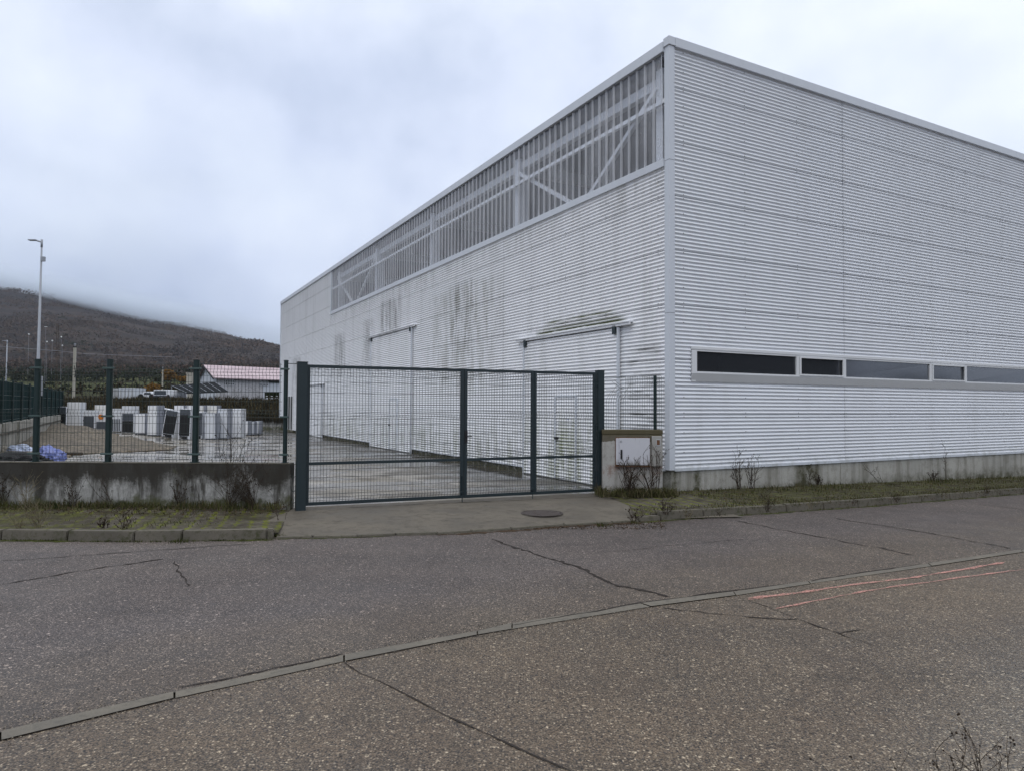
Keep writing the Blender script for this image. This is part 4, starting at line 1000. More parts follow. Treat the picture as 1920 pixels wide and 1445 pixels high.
# ------------------------------------------------------------------ bags and rubbish near the fence
def blob(px0, px1, ytop, ybase, m, name, label, cat, seed, Y=None, dep=.6):
    c = P((px0 + px1) / 2, ybase, 0) if Y is None else AT((px0 + px1) / 2, ybase, Y); k = c.y / F; w = (px1 - px0) * k; h = (ybase - ytop) * k
    bm = bmesh.new(); bmesh.ops.create_icosphere(bm, subdivisions=5, radius=1)
    for v in bm.verts:
        p = v.co.copy(); n = mn.noise(p * 1.4 + Vector((seed, 0, 0))) * .28 + abs(mn.noise(p * 3.5 + Vector((0, seed, 0)))) * -.34 + mn.noise(p * 9 + Vector((0, 0, seed))) * .05
        p *= 1 + n; z = max(p.z, -.25 + .05 * mn.noise(p * 3)); v.co = Vector((p.x * w * .5, p.y * dep * .5, (z + .25) * h * .8))
    bm.verts.index_update(); mb = MB(); mb.bm(bm); o = mb.build(name, m, smooth=True, label=label, cat=cat); o.location = (c.x, c.y, Zg(c.x, c.y) - .03 if Y is None else c.z); return o
BL = painted('periwinkle_plastic_bag', (.09, .12, .36), (.24, .29, .60), 5, .35); BW = painted('pale_blue_plastic_bag', (.36, .44, .62), (.6, .66, .8), 6, .35); BG = painted('beige_sack', (.22, .20, .16), (.34, .31, .26), 6, .8)
blob(62, 121, 833, 864, BL, 'rubbish_bag', 'crumpled periwinkle blue rubbish bag behind the fence, right of the leftmost visible post', 'bag', 1.3)
blob(12, 60, 830, 848, BW, 'rubbish_bag', 'pale blue plastic bag lying on the dark rubbish at the left edge', 'bag', 5.1)
blob(-16, 14, 829, 848, BG, 'sack', 'beige sack at the left edge of the frame', 'bag', 8.7)
blob(-60, 95, 846, 868, M['black'], 'rubbish_heap', 'black heap of sheeting under the bags', 'rubbish', 3.4, dep=1.4)
mb = MB(); c = P(128, 853); mb.box(-.4, .45, -.06, .06, 0, .1, b=.01); o = mb.build('timber_offcut', M['bark'], label='short dark timber offcut beside the blue bag', cat='timber'); o.location = (c.x, c.y, c.z)

# ------------------------------------------------------------------ lamps, poles
def lamp(px, ytop, Y, arm, label, zbase, r=(.09, .05), armdz=.0, name='street_lamp', lean=0.):
    t = AT(px, ytop, Y); h = t.z - zbase
    o = empty(name, (t.x - lean * h, t.y, zbase), label=label, cat='street lamp'); o.rotation_euler = (0, math.atan(lean), 0)
    mb = MB(); mb.tube([(0, 0, 0), (0, 0, .4), (0, 0, h)], [r[0] * 1.05, r[0], r[1]], 12); mb.tube([(0, 0, h - .25), (0, 0, h + .05)], r[1] * 1.3, 10); mb.build('pole', M['galv'], o, smooth=True)
    mb = MB(); mb.tube([(0, 0, h - .05), (arm * .45, 0, h + armdz * .5)], .03, 8)
    mb.box(min(arm * .4, arm), max(arm * .4, arm), -.08, .08, h + armdz * .7 - .02, h + armdz * .7 + .025, b=.012); mb.build('lamp_head', M['galv'], o)
    return o, h
o, h = lamp(78.5, 452, 27, -.5, 'tall grey street lamp behind the left fence with a short arm pointing left', 0, r=(.07, .03), armdz=.03, lean=.006)
mb = MB(); mb.box(.04, .2, -.1, .02, 2.0, 2.75, b=.01); mb.build('junction_box', M['galv'], o); mb = MB(); mb.box(.0, .14, -.05, .05, h - .8, h - .62); mb.build('sensor', M['galv'], o)
lamp(13.5, 639, 62, -.42, 'thin pale street lamp in front of the hill at the left edge', 2.0, r=(.06, .04))
for px, py, Y, l in ((54, 627, 210, 'globe topped lamp on the slope left of the tall street lamp'), (86, 613, 230, 'flat headed lamp highest on the slope right of the tall street lamp'), (88, 641, 215, 'globe topped lamp low on the slope right of the tall street lamp'), (98, 639, 220, 'small pale lamp between the low globe lamp and the lattice mast'), (115, 632, 225, 'pale lamp head beside the top of the lattice mast'), (117, 648, 235, 'pale lamp head lowest beside the lattice mast')):
    t = AT(px, py, Y); zb = terr(t.x, t.y) - .2; o = empty('park_lamp', (t.x, t.y, zb), label=l, cat='street lamp', group='distant lamps on the slope'); mb = MB(); mb.tube([(0, 0, 0), (0, 0, t.z - zb)], .03, 5); mb.build('pole', M['galv'], o)
    bm = bmesh.new(); bmesh.ops.create_icosphere(bm, subdivisions=2, radius=.24 if py != 613 else .3)
    for v in bm.verts:
        v.co.z = v.co.z * (.35 if py == 613 else 1) + t.z - zb
        if py == 613: v.co.x *= 2
    bm.verts.index_update(); mb = MB(); mb.bm(bm); mb.build('globe', M['white_frame'], o)
# lattice mast
t = AT(108.5, 606, 150); zb = terr(t.x, t.y) - .2
o = empty('lattice_mast', (t.x, t.y, zb), label='thin dark lattice mast standing on the slope left of the concrete pole', cat='mast'); mb = MB(); h = t.z - zb
for sx in (-.22, .22): mb.tube([(sx, 0, 0), (sx * .9, 0, h)], .04, 5)
for k in range(14): z = h * k / 14; mb.tube([(-.22 * (-1) ** k, 0, z), (.22 * (-1) ** k, 0, z + h / 14)], .018, 4)
mb.build('lattice', M['steel'] if 0 else M['bark'], o); mb = MB(); mb.box(-.9, .9, -.03, .03, h * .6, h * .6 + .08); mb.build('crossarm', M['bark'], o)
# concrete utility pole: two flanges and web, with insulators
PALE = painted('pale_pole_concrete', (.34, .32, .27), (.46, .44, .38), 1.5, .9)
def upole(px, ytop, Y, w, label, darkweb=True):
    t = AT(px, ytop, Y); zb = terr(t.x, t.y) - .1; h = t.z - zb; o = empty('utility_pole', (t.x, t.y, zb), label=label, cat='utility pole')
    mb = MB(); mb.box(-w, -w * .45, -w * .5, w * .5, 0, h, b=.01); mb.box(w * .45, w, -w * .5, w * .5, 0, h, b=.01); mb.box(-w * .45, w * .45, -w * .15, w * .15, 0, h - .01)
    mb.build('pole', PALE, o)
    mb = MB(); mb.box(-w * 1.3, w * 1.3, -.05, .05, h + .0, h + .12); mb.build('cap', M['black'], o)
    mb = MB(); mb.tube([(0, 0, h + .12), (0, 0, h + .3)], .04, 6); mb.tube([(0, 0, h + .3), (0, 0, h + .42)], .10, 8); mb.build('insulator', M['galv'], o); return o, h
o, h = upole(140.5, 652, 70, .13, 'pale concrete utility pole with a dark web, between the two leftmost visible fence posts')
mb = MB(); mb.tube([(.12, -.1, h - 3.0), (.2, -.12, h - 2.3)], .05, 6); mb.tube([(.14, -.1, h - 2.4), (.02, -.1, h - 1.8)], .03, 5); mb.build('cable_drop', M['black'], o)
upole(305, 693, 112, .10, 'pale thin utility pole beside the orange trees')
mb = MB(); a = AT(118, 659, 70); b = AT(160, 663.5, 70)
mb.tube([(a.x - 12, 70, a.z + .9), (a.x, 70, a.z), ((a.x + b.x) / 2, 70, (a.z + b.z) / 2 - .02), (b.x, 70, b.z), (b.x + 9, 70, b.z - .3)], .012, 4)
mb.build('overhead_cable', M['galv'], label='pale overhead cable crossing the concrete utility pole', cat='cable')

# ------------------------------------------------------------------ far farm shed, pergola, vehicles
stone = concrete('whitewashed_stone', (.46, .455, .47), (.60, .595, .61), (.16, .15, .14), .9, stain_amt=.9).m
pinkroof = G('pink_corrugated_roof', rough=.6); pinkroof.color(pinkroof.mix(pinkroof.ramp(pinkroof.noise(.8, 5), [(.35, 0.), (.65, 1.)]), (.38, .29, .31), (.50, .40, .42)))
wv = pinkroof.t.nodes.new('ShaderNodeTexWave'); wv.inputs['Scale'].default_value = 1.2; pinkroof.L(pinkroof.co, wv.inputs[0]); pinkroof.bump(wv.outputs[1], .6, .05)
YS = 88.
e0 = AT(403, 708, YS - 6); e1 = AT(600, 711, YS + 14)
sh = empty('farm_shed', (0, 0, 0), label='whitewashed stone farm shed with a pink corrugated roof beyond the yard', cat='building')
# corner points in image space turned into real ones: gable from px 370 to 405, long side from 405 on
A_ = AT(405, 745, 82); A_.z = 0; B_ = AT(370, 745, 92); B_.z = 0; dirL = (Vector((AT(492, 745, 86).x, 86, 0)) - A_).normalized(); L1 = 5.9; L2 = 30
zb = 2.3; ze = AT(405, 708, 82).z; mid = (A_ + B_) / 2; zr = AT(384, 686, mid.y).z
def vz(p, z): return Vector((p.x, p.y, z))
A1 = A_ + dirL * L2; B1 = B_ + dirL * L2; m1 = mid + dirL * L2
Ls = (AT(493, 700, 86).x - A_.x) / dirL.x
A0e = A_ + dirL * Ls
mb = MB(); mb.quad(vz(A_, zb), vz(A0e, zb), vz(A0e, ze), vz(A_, ze)); mb.build('wall', stone, sh, label='stone long wall')
mb = MB(); mb.quad(vz(A0e, zb), vz(A1, zb), vz(A1, ze - .45), vz(A0e, ze - .45))
mb.quad(vz(B1, zb), vz(B_, zb), vz(B_, ze), vz(B1, ze)); mb.quad(vz(A1, zb), vz(B1, zb), vz(B1, ze), vz(A1, ze)); mb.build('wall', M['trim'], sh, label='grey sheet wall')
mb = MB(); i = [vz(B_, zb), vz(A_, zb), vz(A_, ze), vz(mid, zr - .08), vz(B_, ze)]; mb.v += [tuple(q) for q in i]; mb.f.append((0, 1, 2, 3, 4)); mb.m.append(0); mb.build('gable', M['trim'], sh)
def slab(mb, a, b, c, d, th=.12): # roof plane with thickness
    n = (b - a).cross(d - a).normalized() * th
    if n.z < 0: n = -n
    for q in ((a, b, c, d), (a + n, b + n, c + n, d + n), (a, b, b + n, a + n), (b, c, c + n, b + n), (c, d, d + n, c + n), (d, a, a + n, d + n)): mb.quad(*q)
ov = (A_ - mid).normalized() * .5; dl = dirL * .4; dr_ = (zr - ze) / (A_ - mid).length * .5
mb = MB(); slab(mb, vz(A_ + ov - dl, ze - dr_), vz(A1 + ov, ze - dr_), vz(m1, zr), vz(mid - dl, zr)); slab(mb, vz(B_ - ov - dl, ze - dr_), vz(B1 - ov, ze - dr_), vz(m1, zr), vz(mid - dl, zr)); mb.build('roof', pinkroof.m, sh)
mb = MB(); ga_ = -dl * 1.1; mb.bar(vz(A_ + ov + ga_, ze - dr_ - .05), vz(mid + ga_, zr - .02), .06, .16); mb.bar(vz(B_ - ov + ga_, ze - dr_ - .05), vz(mid + ga_, zr - .02), .06, .22); mb.build('verge_board', M['black'], sh)
nrm = Vector((dirL.y, -dirL.x, 0))
for w0, w1 in ((422, 442), (471, 489)):
    a = (AT(w0, 710, 83).x - A_.x) / dirL.x; b = (AT(w1, 710, 84).x - A_.x) / dirL.x
    zt, zz = AT(w0, 713, 84).z, AT(w0, 722, 84).z
    mb = MB(); p0, p1 = A_ + dirL * a + nrm * .03, A_ + dirL * b + nrm * .03; mb.quad(vz(p0, zz), vz(p1, zz), vz(p1, zt), vz(p0, zt)); wn = mb.build('window', M['glass'], sh)
    mb = MB()
    for k in range(7): q = p0.lerp(p1, k / 6) + nrm * .03; mb.bar(vz(q, zz), vz(q, zt), .05, .05)
    for z in (zz, (zz + zt) / 2, zt): mb.bar(vz(p0 + nrm * .03, z), vz(p1 + nrm * .03, z), .05, .05)
    mb.build('window_bars', M['white_frame'], wn)
# small chimney-like hut left of the shed
mb = MB(); c = AT(356, 712, 96); mb.box(-.35, .35, -.3, .3, -2.4, 1.0); mb.box(-.4, .4, -.35, .35, 1.0, 1.15)
o = mb.build('masonry_stack', PALE, label='small white masonry stack left of the farm shed gable', cat='chimney'); o.location = (c.x, c.y, c.z - .2)
# dark sheet lean-to in front
lt = empty('sheet_lean_to', (0, 0, 0), label='low black sheet roof on thin poles in front of the farm shed', cat='canopy')
a, b, c, d = AT(322, 724, 76), AT(402, 717, 80), AT(428, 735, 70), AT(395, 741, 68); dd = AT(350, 738, 70)
mb = MB(); slab(mb, a, dd, c, b, .08); mb.build('roof', mat('black_sheet', (.010, .011, .013), .9, spec=.08), lt)
for k in range(7):
    f = k / 6; p = a.lerp(b, f); q = dd.lerp(c, f); mb = MB(); mb.bar(p + Vector((0, -.05, .1)), q + Vector((0, -.05, .12)), .03, .03); mb.build('batten', M['galv'], lt)
for k in range(5):
    q = dd.lerp(c, k / 4); mb = MB(); mb.tube([(q.x, q.y, 2.2), (q.x, q.y, q.z)], .04, 6); mb.build('pole', M['white_frame'], lt)
for k in range(4):
    q = a.lerp(b, k / 3); mb = MB(); mb.tube([(q.x, q.y, 2.2), (q.x, q.y, q.z)], .04, 6); mb.build('pole', M['galv'], lt)
# container / cabin
def cabin(px0, px1, yt, yb, Y, m, name, label, cat, stripes=6):
    a = AT(px0, yt, Y); b = AT(px1, yb, Y); zt = a.z; z0 = terr((a.x + b.x) / 2, Y) - .1; o = empty(name, ((a.x + b.x) / 2, Y, z0), label=label, cat=cat); w = (b.x - a.x) / 2
    mb = MB(); mb.box(-w, w, 0, 2.4, 0, zt - z0, b=.03); mb.build('body', m, o)
    for k in range(stripes): x = -w + (k + .5) * 2 * w / stripes; mb = MB(); mb.box(x - .05, x + .05, -.03, -.001, .15, zt - z0 - .12); mb.build('rib', M['sill'], o)
    mb = MB(); mb.box(-w - .04, w + .04, -.05, 2.45, zt - z0, zt - z0 + .07); mb.build('roof', M['white_frame'], o); return o
cabin(206, 222, 729, 745, 75, M['sill'], 'site_cabin', 'grey site cabin with upright ribs left of the white container', 'cabin', 5)
cabin(223, 251, 728, 745, 74, M['trim'], 'storage_container', 'white storage container between the cabin and the parked cars', 'container', 4)
# vehicles
def vehicle(px0, px1, yt, Y, style, label, name, cat):
    a = AT(px0, yt, Y); b = AT(px1, yt, Y); z0 = terr((a.x + b.x) / 2, Y) - .02; w = (b.x - a.x) / 2; h = a.z - z0
    o = empty(name, ((a.x + b.x) / 2, Y, z0), label=label, cat=cat)
    if style == 'van':
        pts = [(-w, .32), (-w, h * .55), (-w * .90, h * .93), (-w * .84, h), (w * .84, h), (w * .90, h * .93), (w, h * .55), (w, .32)]; dep = 4.2
    else: pts = [(-w, .3), (-w, h * .5), (-w * .62, h * .58), (-w * .35, h * .95), (w * .3, h), (w * .7, h * .85), (w, h * .5), (w, .3)]; dep = 1.7
    mb = MB(); n = len(pts); mb.v = [(x, 0, z) for x, z in pts] + [(x, dep, z) for x, z in pts]
    mb.f = [tuple(range(n))[::-1], tuple(range(n, 2 * n))] + [(k, (k + 1) % n, (k + 1) % n + n, k + n) for k in range(n)]; mb.m = [0] * len(mb.f); mb.build('body', WH2, o)
    if style == 'van':
        mb = MB(); mb.quad((-w * .86, -.012, h * .50), (w * .86, -.012, h * .50), (w * .80, -.012, h * .90), (-w * .80, -.012, h * .90)); mb.build('rear_window', M['glass'], o)
        for sx in (-1, 1):
            mb = MB(); mb.box(sx * w * .93 - .06, sx * w * .93 + .06, -.03, -.001, h * .30, h * .46); mb.build('tail_light', mat('tail_light_red', (.25, .01, .01), .3), o)
        mb = MB(); mb.box(-w * .95, w * .95, -.1, -.001, .3, .48, b=.02); mb.build('bumper', GD, o)
        wx = [(-w * .8, .05), (w * .8, .05)]
    else:
        mb = MB(); mb.quad((-w * .30, -.012, h * .60), (w * .62, -.012, h * .58), (w * .48, -.012, h * .84), (-w * .22, -.012, h * .86)); mb.build('side_window', M['glass'], o)
        wx = [(-w * .62, 0), (w * .62, 0)]
    for x, y in wx:
        mb = MB(); mb.tube([(x, y - .02, .31), (x, y + .2, .31)], .31, 16); mb.build('wheel', M['black'], o)
vehicle(287, 314, 730, 71, 'van', 'white van seen from behind, parked beyond the brush bank', 'parked_van', 'van')
vehicle(258, 291, 733, 73, 'car', 'white car parked left of the van beyond the brush bank', 'parked_car', 'car')
# green crates by the shed end
for k in range(4):
    c = AT(500 + k * 9.5, 745, 62); mb = MB(); mb.box(-.2, .2, 0, .5, 0, .46, b=.02); o = empty('waste_bin', (c.x, 62, c.z), label=['dark green waste bin farthest left of the row by the shed', 'dark green waste bin second from the left by the shed', 'dark green waste bin third from the left by the shed', 'dark green waste bin next to the hall corner'][k], cat='bin', group='bins beyond the brush bank')
    mb.build('body', M['brushg'], o); mb = MB(); mb.box(-.08, .08, -.012, -.001, .1, .16); mb.build('sticker', WH, o); mb = MB(); mb.box(-.22, .22, -.02, .52, .465, .52, b=.015); mb.build('lid', M['green'], o)
# retaining wall behind the yard
mb = MB(); mb.box(-33, -14.6, 46.6, 46.9, -.2, .85, b=.02); mb.build('retaining_wall', M['oldwall'], label='low dark retaining wall at the back of the yard under the brush', cat='wall')

# ------------------------------------------------------------------ vegetation
def leafcloud(mb, c, rad, n, size, rnd, m=0, shell=.45, flat=1.):
    for _ in range(n):
        while True:
            p = Vector((rnd.uniform(-1, 1), rnd.uniform(-1, 1), rnd.uniform(-1, 1)))
            if shell < p.length < 1: break
        q = Vector((c[0] + p.x * rad[0], c[1] + p.y * rad[1], c[2] + p.z * rad[2]))
        a = Vector((rnd.gauss(0, 1), rnd.gauss(0, 1), rnd.gauss(0, 1) * flat)).normalized(); b = a.cross(Vector((rnd.gauss(0, 1), rnd.gauss(0, 1), rnd.gauss(0, 1)))).normalized(); s = size * rnd.uniform(.6, 1.4)
        mb.tri(q - a * s, q + a * s, q + b * s * 1.2, m)
rnd = random.Random(5); mb = MB()
# brush on the bank: upright twigs and leaf flecks
for _ in range(15000):
    x = rnd.uniform(-36, -14.2); y = 47.2 + 6 * rnd.random() ** 1.2; z = terr(x, y); h = rnd.uniform(.10, .45) * (1 + .5 * mn.noise(Vector((x * .35, y * .4, 0)))) * (1.3 if rnd.random() < .1 else 1)
    lean = Vector((rnd.gauss(0, .25), rnd.gauss(0, .2), 1)) * h; w = rnd.uniform(.01, .045); mb.tri((x - w, y, z), (x + w, y, z), (x + lean.x, y + lean.y, z + lean.z), 0 if rnd.random() < .75 else 1)
for _ in range(260):
    x = rnd.uniform(-36, -14.2); y = rnd.uniform(47.3, 53); s = rnd.uniform(.2, .4); leafcloud(mb, (x, y, terr(x, y) + s * .2), (s * 1.4, s, s * .8), 36, .05, rnd, rnd.choice([0, 0, 1, 2]), .2)
for _ in range(1500):
    x = rnd.uniform(-33, -14.8); z = .85; mb.tri((x - .02, 46.6, z), (x + .02, 46.58, z), (x + rnd.gauss(0, .15), 46.5, z - rnd.uniform(.1, .5)), 0)
mb.build('brush', [M['brush'], M['straw'], M['brushg']], kind='stuff', label='dark winter brush covering the bank behind the yard', cat='brush')
# hedges, scattered trees and tree lines beyond: one mass per belt
rnd = random.Random(11); mb = MB()
def belt(y0, y1, n, r0, r1, xs, m, size):
    for _ in range(n):
        y = rnd.uniform(y0, y1); x = (rnd.uniform(*xs) - 960) / F * y; r = rnd.uniform(r0, r1); leafcloud(mb, (x, y, terr(x, y) + r * .6), (r * 1.3, r, r), 34, size, rnd, m, .3)
belt(100, 125, 40, 1.0, 2.0, (-150, 640), 0, .28)
belt(165, 178, 26, 1.0, 1.7, (-150, 640), 0, .4)
belt(165, 178, 16, 1.0, 2.0, (-150, 640), 1, .45)
belt(255, 268, 34, 1.4, 2.4, (-200, 640), 1, .6)
belt(262, 275, 16, 1.6, 2.6, (200, 640), 0, .6)
belt(395, 420, 110, 2.4, 4.2, (-200, 640), 1, .9)
belt(500, 620, 200, 3., 6., (-200, 660), 2, 1.1)
belt(480, 620, 200, 3., 6., (-200, 660), 1, 1.1)
belt(640, 1200, 560, 4., 7., (-250, 660), 4, 1.9)
belt(640, 900, 160, 4., 7., (-250, 660), 2, 1.9)
def hillwood(n, m, thr):
    for _ in range(n):
        y = rnd.uniform(1150, 2420); px = rnd.uniform(-260, 640); x = (px - 960) / F * y
        q = mn.noise(Vector((x * .004, y * .0035, m)))
        if q < thr: continue
        r = rnd.uniform(6, 12); leafcloud(mb, (x, y, terr(x, y) + r * .1), (r * 1.9, r * 1.5, r * .6), 20, 2.8, rnd, m, .3)
hillwood(3600, 4, -.1); hillwood(2600, 3, .08); hillwood(500, 1, .25)
mb.build('wood', [M['brush'], M['brushg'], M['bare'], M['darkwood'], M['hillwood']], kind='stuff', label='winter hedges and bare woods climbing towards the hill', cat='wood')
for (px, pt, pb, Y, label) in ((319, 692, 712, 200, 'round orange brown tree right of the thin utility pole'), (344, 705, 716, 190, 'low orange tree just left of the farm shed'), (284, 716, 742, 105, 'orange bush tree behind the parked vehicles')):
    t = AT(px, pt, Y); zb = terr(t.x, Y) - .1; h = t.z - zb; w = {319: 15, 344: 14, 284: 19}[px] * Y / F; hh = (pb - pt) * Y / F
    o = empty('autumn_tree', (t.x, Y, zb), label=label, cat='tree', group='orange autumn trees'); mb = MB(); mb.tube([(0, 0, 0), (.1, 0, h * .5), (0, 0, h * .8)], [.2, .14, .05], 6)
    for k in range(5): a = k * 1.3; mb.tube([(0, 0, h * .35), (math.cos(a) * w * .5, math.sin(a) * w * .4, h * .75)], [.08, .02], 4)
    mb.build('trunk', M['bark'], o); mb = MB(); rnd = random.Random(px)
    for k in range(16): a = rnd.uniform(0, 6.3); q = rnd.uniform(0, .62); leafcloud(mb, (math.cos(a) * w * q, math.sin(a) * w * q, h - hh * rnd.uniform(.25, .75)), (w * .4, w * .4, hh * .27), 110, .13 * Y / 100, rnd, 0, .2)
    mb.build('crown', M['orange'], o)

# grass tufts near the road: stuff
def blades(mb, c, n, spread, h, rnd, mats=(0, 1), lean=.6):
    for _ in range(n):
        x = c.x + rnd.gauss(0, spread[0]); y = c.y + rnd.gauss(0, spread[1]); hh = h * rnd.uniform(.4, 1.3); a = rnd.uniform(0, 6.28); l = hh * rnd.uniform(.1, lean); w = rnd.uniform(.0025, .005)
        dx, dy = math.cos(a), math.sin(a); p0 = Vector((x, y, c.z)); p1 = p0 + Vector((dx * l * .35, dy * l * .35, hh * .6)); p2 = p0 + Vector((dx * l, dy * l, hh * rnd.uniform(.7, 1.))); s = Vector((-dy, dx, 0)) * w; m = mats[rnd.random() < .45]
        mb.quad(p0 - s, p0 + s, p1 + s * .8, p1 - s * .8, m); mb.tri(p1 - s * .8, p1 + s * .8, p2, m)
rnd = random.Random(21); mb = MB()
for _ in range(520):      # foot of the low wall
    x = -3.5 - rnd.random() * 9; k = 1 + mn.noise(Vector((x * .8, 0, 0))); blades(mb, Vector((x, WY - .05 - rnd.random() ** 2 * .45, .115)), 9, (.05, .03), .09 * k + .02, rnd)
for _ in range(110):      # moss and grass on the kerb edge and in the joints
    x = -3.6 - rnd.random() ** 1.2 * 8; y = rnd.uniform(9.0, 10.9)
    if mn.noise(Vector((x * .9, y * .9, 3))) > -.05: blades(mb, Vector((x, y, .118)), 7, (.06, .05), .03, rnd, (0, 0))
for i in range(len(left) - 1):
    a, b = left[i], left[i + 1]
    if a.x < -20: continue
    for _ in range(int((b - a).length * 26)): p = a.lerp(b, rnd.random()); blades(mb, Vector((p.x, p.y - .015, 0)), 6, (.04, .015), .025, rnd, (0, 0))
for i in range(len(right) - 1):
    a, b = right[i], right[i + 1]
    if a.x > 25: continue
    for _ in range(int(min((b - a).length, 25) * 60)):
        p = a.lerp(b, rnd.random()); q = rnd.random() ** 1.5; z = Zg(p.x, p.y) + (.0 if q < .05 else .1); k = .6 + mn.noise(Vector((p.x * 1.3, 0, 5)))
        blades(mb, Vector((p.x, p.y + q * .6 - .02, z)), 6, (.05, .03), .05 * max(.2, k) + .01, rnd)
for _ in range(420):      # foot of the plinth
    s = rnd.random() * 16; k = max(.15, 1 + 1.1 * mn.noise(Vector((s * .7, 9, 0)))); p = bl(s, .04 + rnd.random() ** 1.6 * .9); blades(mb, Vector((p.x, p.y, Zg(p.x, p.y) + .105)), 6, (.06, .04), .07 * k + .01, rnd)
for _ in range(160):      # around the pillar
    x = rnd.uniform(1.6, 2.95); blades(mb, Vector((x, 12.85 - rnd.random() ** 1.7 * .5, .10)), 16, (.05, .04), .15, rnd, (1, 0), 1.3)
for _ in range(1000):
    s = rnd.random() ** 1.5 * 17; k = mn.noise(Vector((s * .8, 4, 0))); p = bl(s, .05 + rnd.random() * 2.0)
    if k > -.25: blades(mb, Vector((p.x, p.y, Zg(p.x, p.y) + .105)), 5, (.09, .06), .045 + .05 * max(0, k), rnd, (1, 0), 1.6)
for _ in range(330):
    x = -3.6 - rnd.random() * 8; y = rnd.uniform(9.1, 10.9); k = mn.noise(Vector((x * .8, y * .8, 9)))
    if k > 0 or y > 10.5: blades(mb, Vector((x, y, .118)), 5, (.09, .06), .05, rnd, (1, 0), 1.8)
blades(mb, Vector((1.62, 12.95, .08)), 50, (.05, .05), .26, rnd, (1, 1), .9)
for px, py in ((338, 1016), (520, 1006), (1130, 985), (1190, 980)): blades(mb, P(px, py), 60, (.06, .05), .05, rnd, (0, 0))
mb.build('grass', [M['grass'], M['straw']], kind='stuff', label='mossy grass and weeds along the walls and kerbs', cat='grass')
mb = MB(); rnd = random.Random(31)
for _ in range(6000):
    r = rnd.random()
    if r < .4: x = rnd.uniform(-9, -3.5); p = Vector((x, WY - .03 - rnd.random() ** 2 * .9, .121))
    elif r < .6: q = ap[0].lerp(ap[-1], rnd.random()); p = P(rnd.uniform(930, 1250), rnd.uniform(975, 992)); p.z = .004 if p.y < 9.6 else .067; p = Vector((p.x, p.y, Zg(p.x, p.y) + .006))
    else: s = rnd.random() * 14; p = bl(s, .05 + rnd.random() * 2.4); p.z = Zg(p.x, p.y) + .109
    a = rnd.uniform(0, 6.3); s = rnd.uniform(.006, .02); d = Vector((math.cos(a), math.sin(a), rnd.uniform(-.2, .4))) * s; e = Vector((-math.sin(a), math.cos(a), rnd.uniform(-.1, .5))) * s * .6; mb.quad(p - d, p - e + Vector((0, 0, .004)), p + d + Vector((0, 0, .008)), p + e + Vector((0, 0, .006)))
mb.build('leaf_litter', M['litter'], kind='stuff', label='dead leaf litter on the footway and verge', cat='leaves')

mb = MB(); rnd = random.Random(77)
def pebble(x, y, sz, m):
    z = Zg(x, y) + .002; a = rnd.uniform(0, 6.3); q = [Vector((x + math.cos(a + k * 1.57) * sz * rnd.uniform(.6, 1.1), y + math.sin(a + k * 1.57) * sz * rnd.uniform(.6, 1.1), z)) for k in range(4)]; t = Vector((x + rnd.uniform(-.3, .3) * sz, y + rnd.uniform(-.3, .3) * sz, z + sz * rnd.uniform(.5, .9)))
    for k in range(4): mb.tri(q[k], q[(k + 1) % 4], t, m)
for _ in range(9000):
    r_ = rnd.random()
    if r_ < .55: k = rnd.randrange(1, len(gt) - 3); p = gt[k].lerp(gt[k + 1], rnd.random()); o = rnd.gauss(.03, .10) if rnd.random() < .6 else rnd.gauss(-.16, .05); p = Vector((p.x - .3 * o, p.y + o, 0))
    elif r_ < .8: yy = rnd.uniform(3, 8); p = Vector((rnd.uniform(-.8, .8) * yy, yy, 0))
    else: k = rnd.randrange(1, len(kb) - 3); p = kb[k].lerp(kb[k + 1], rnd.random()); p = Vector((p.x, p.y - abs(rnd.gauss(0, .15)) - .02, 0))
    pebble(p.x, p.y, rnd.uniform(.002, .006) * (1.6 if rnd.random() < .06 else 1), 0 if rnd.random() < .6 else 1)
mb.build('grit', [painted('pale_grit', (.16, .13, .10), (.30, .26, .20), 40, .9), painted('dark_grit', (.03, .026, .022), (.09, .075, .06), 40, .9)], kind='stuff', label='loose grit along the gutter strip and kerbs', cat='grit')
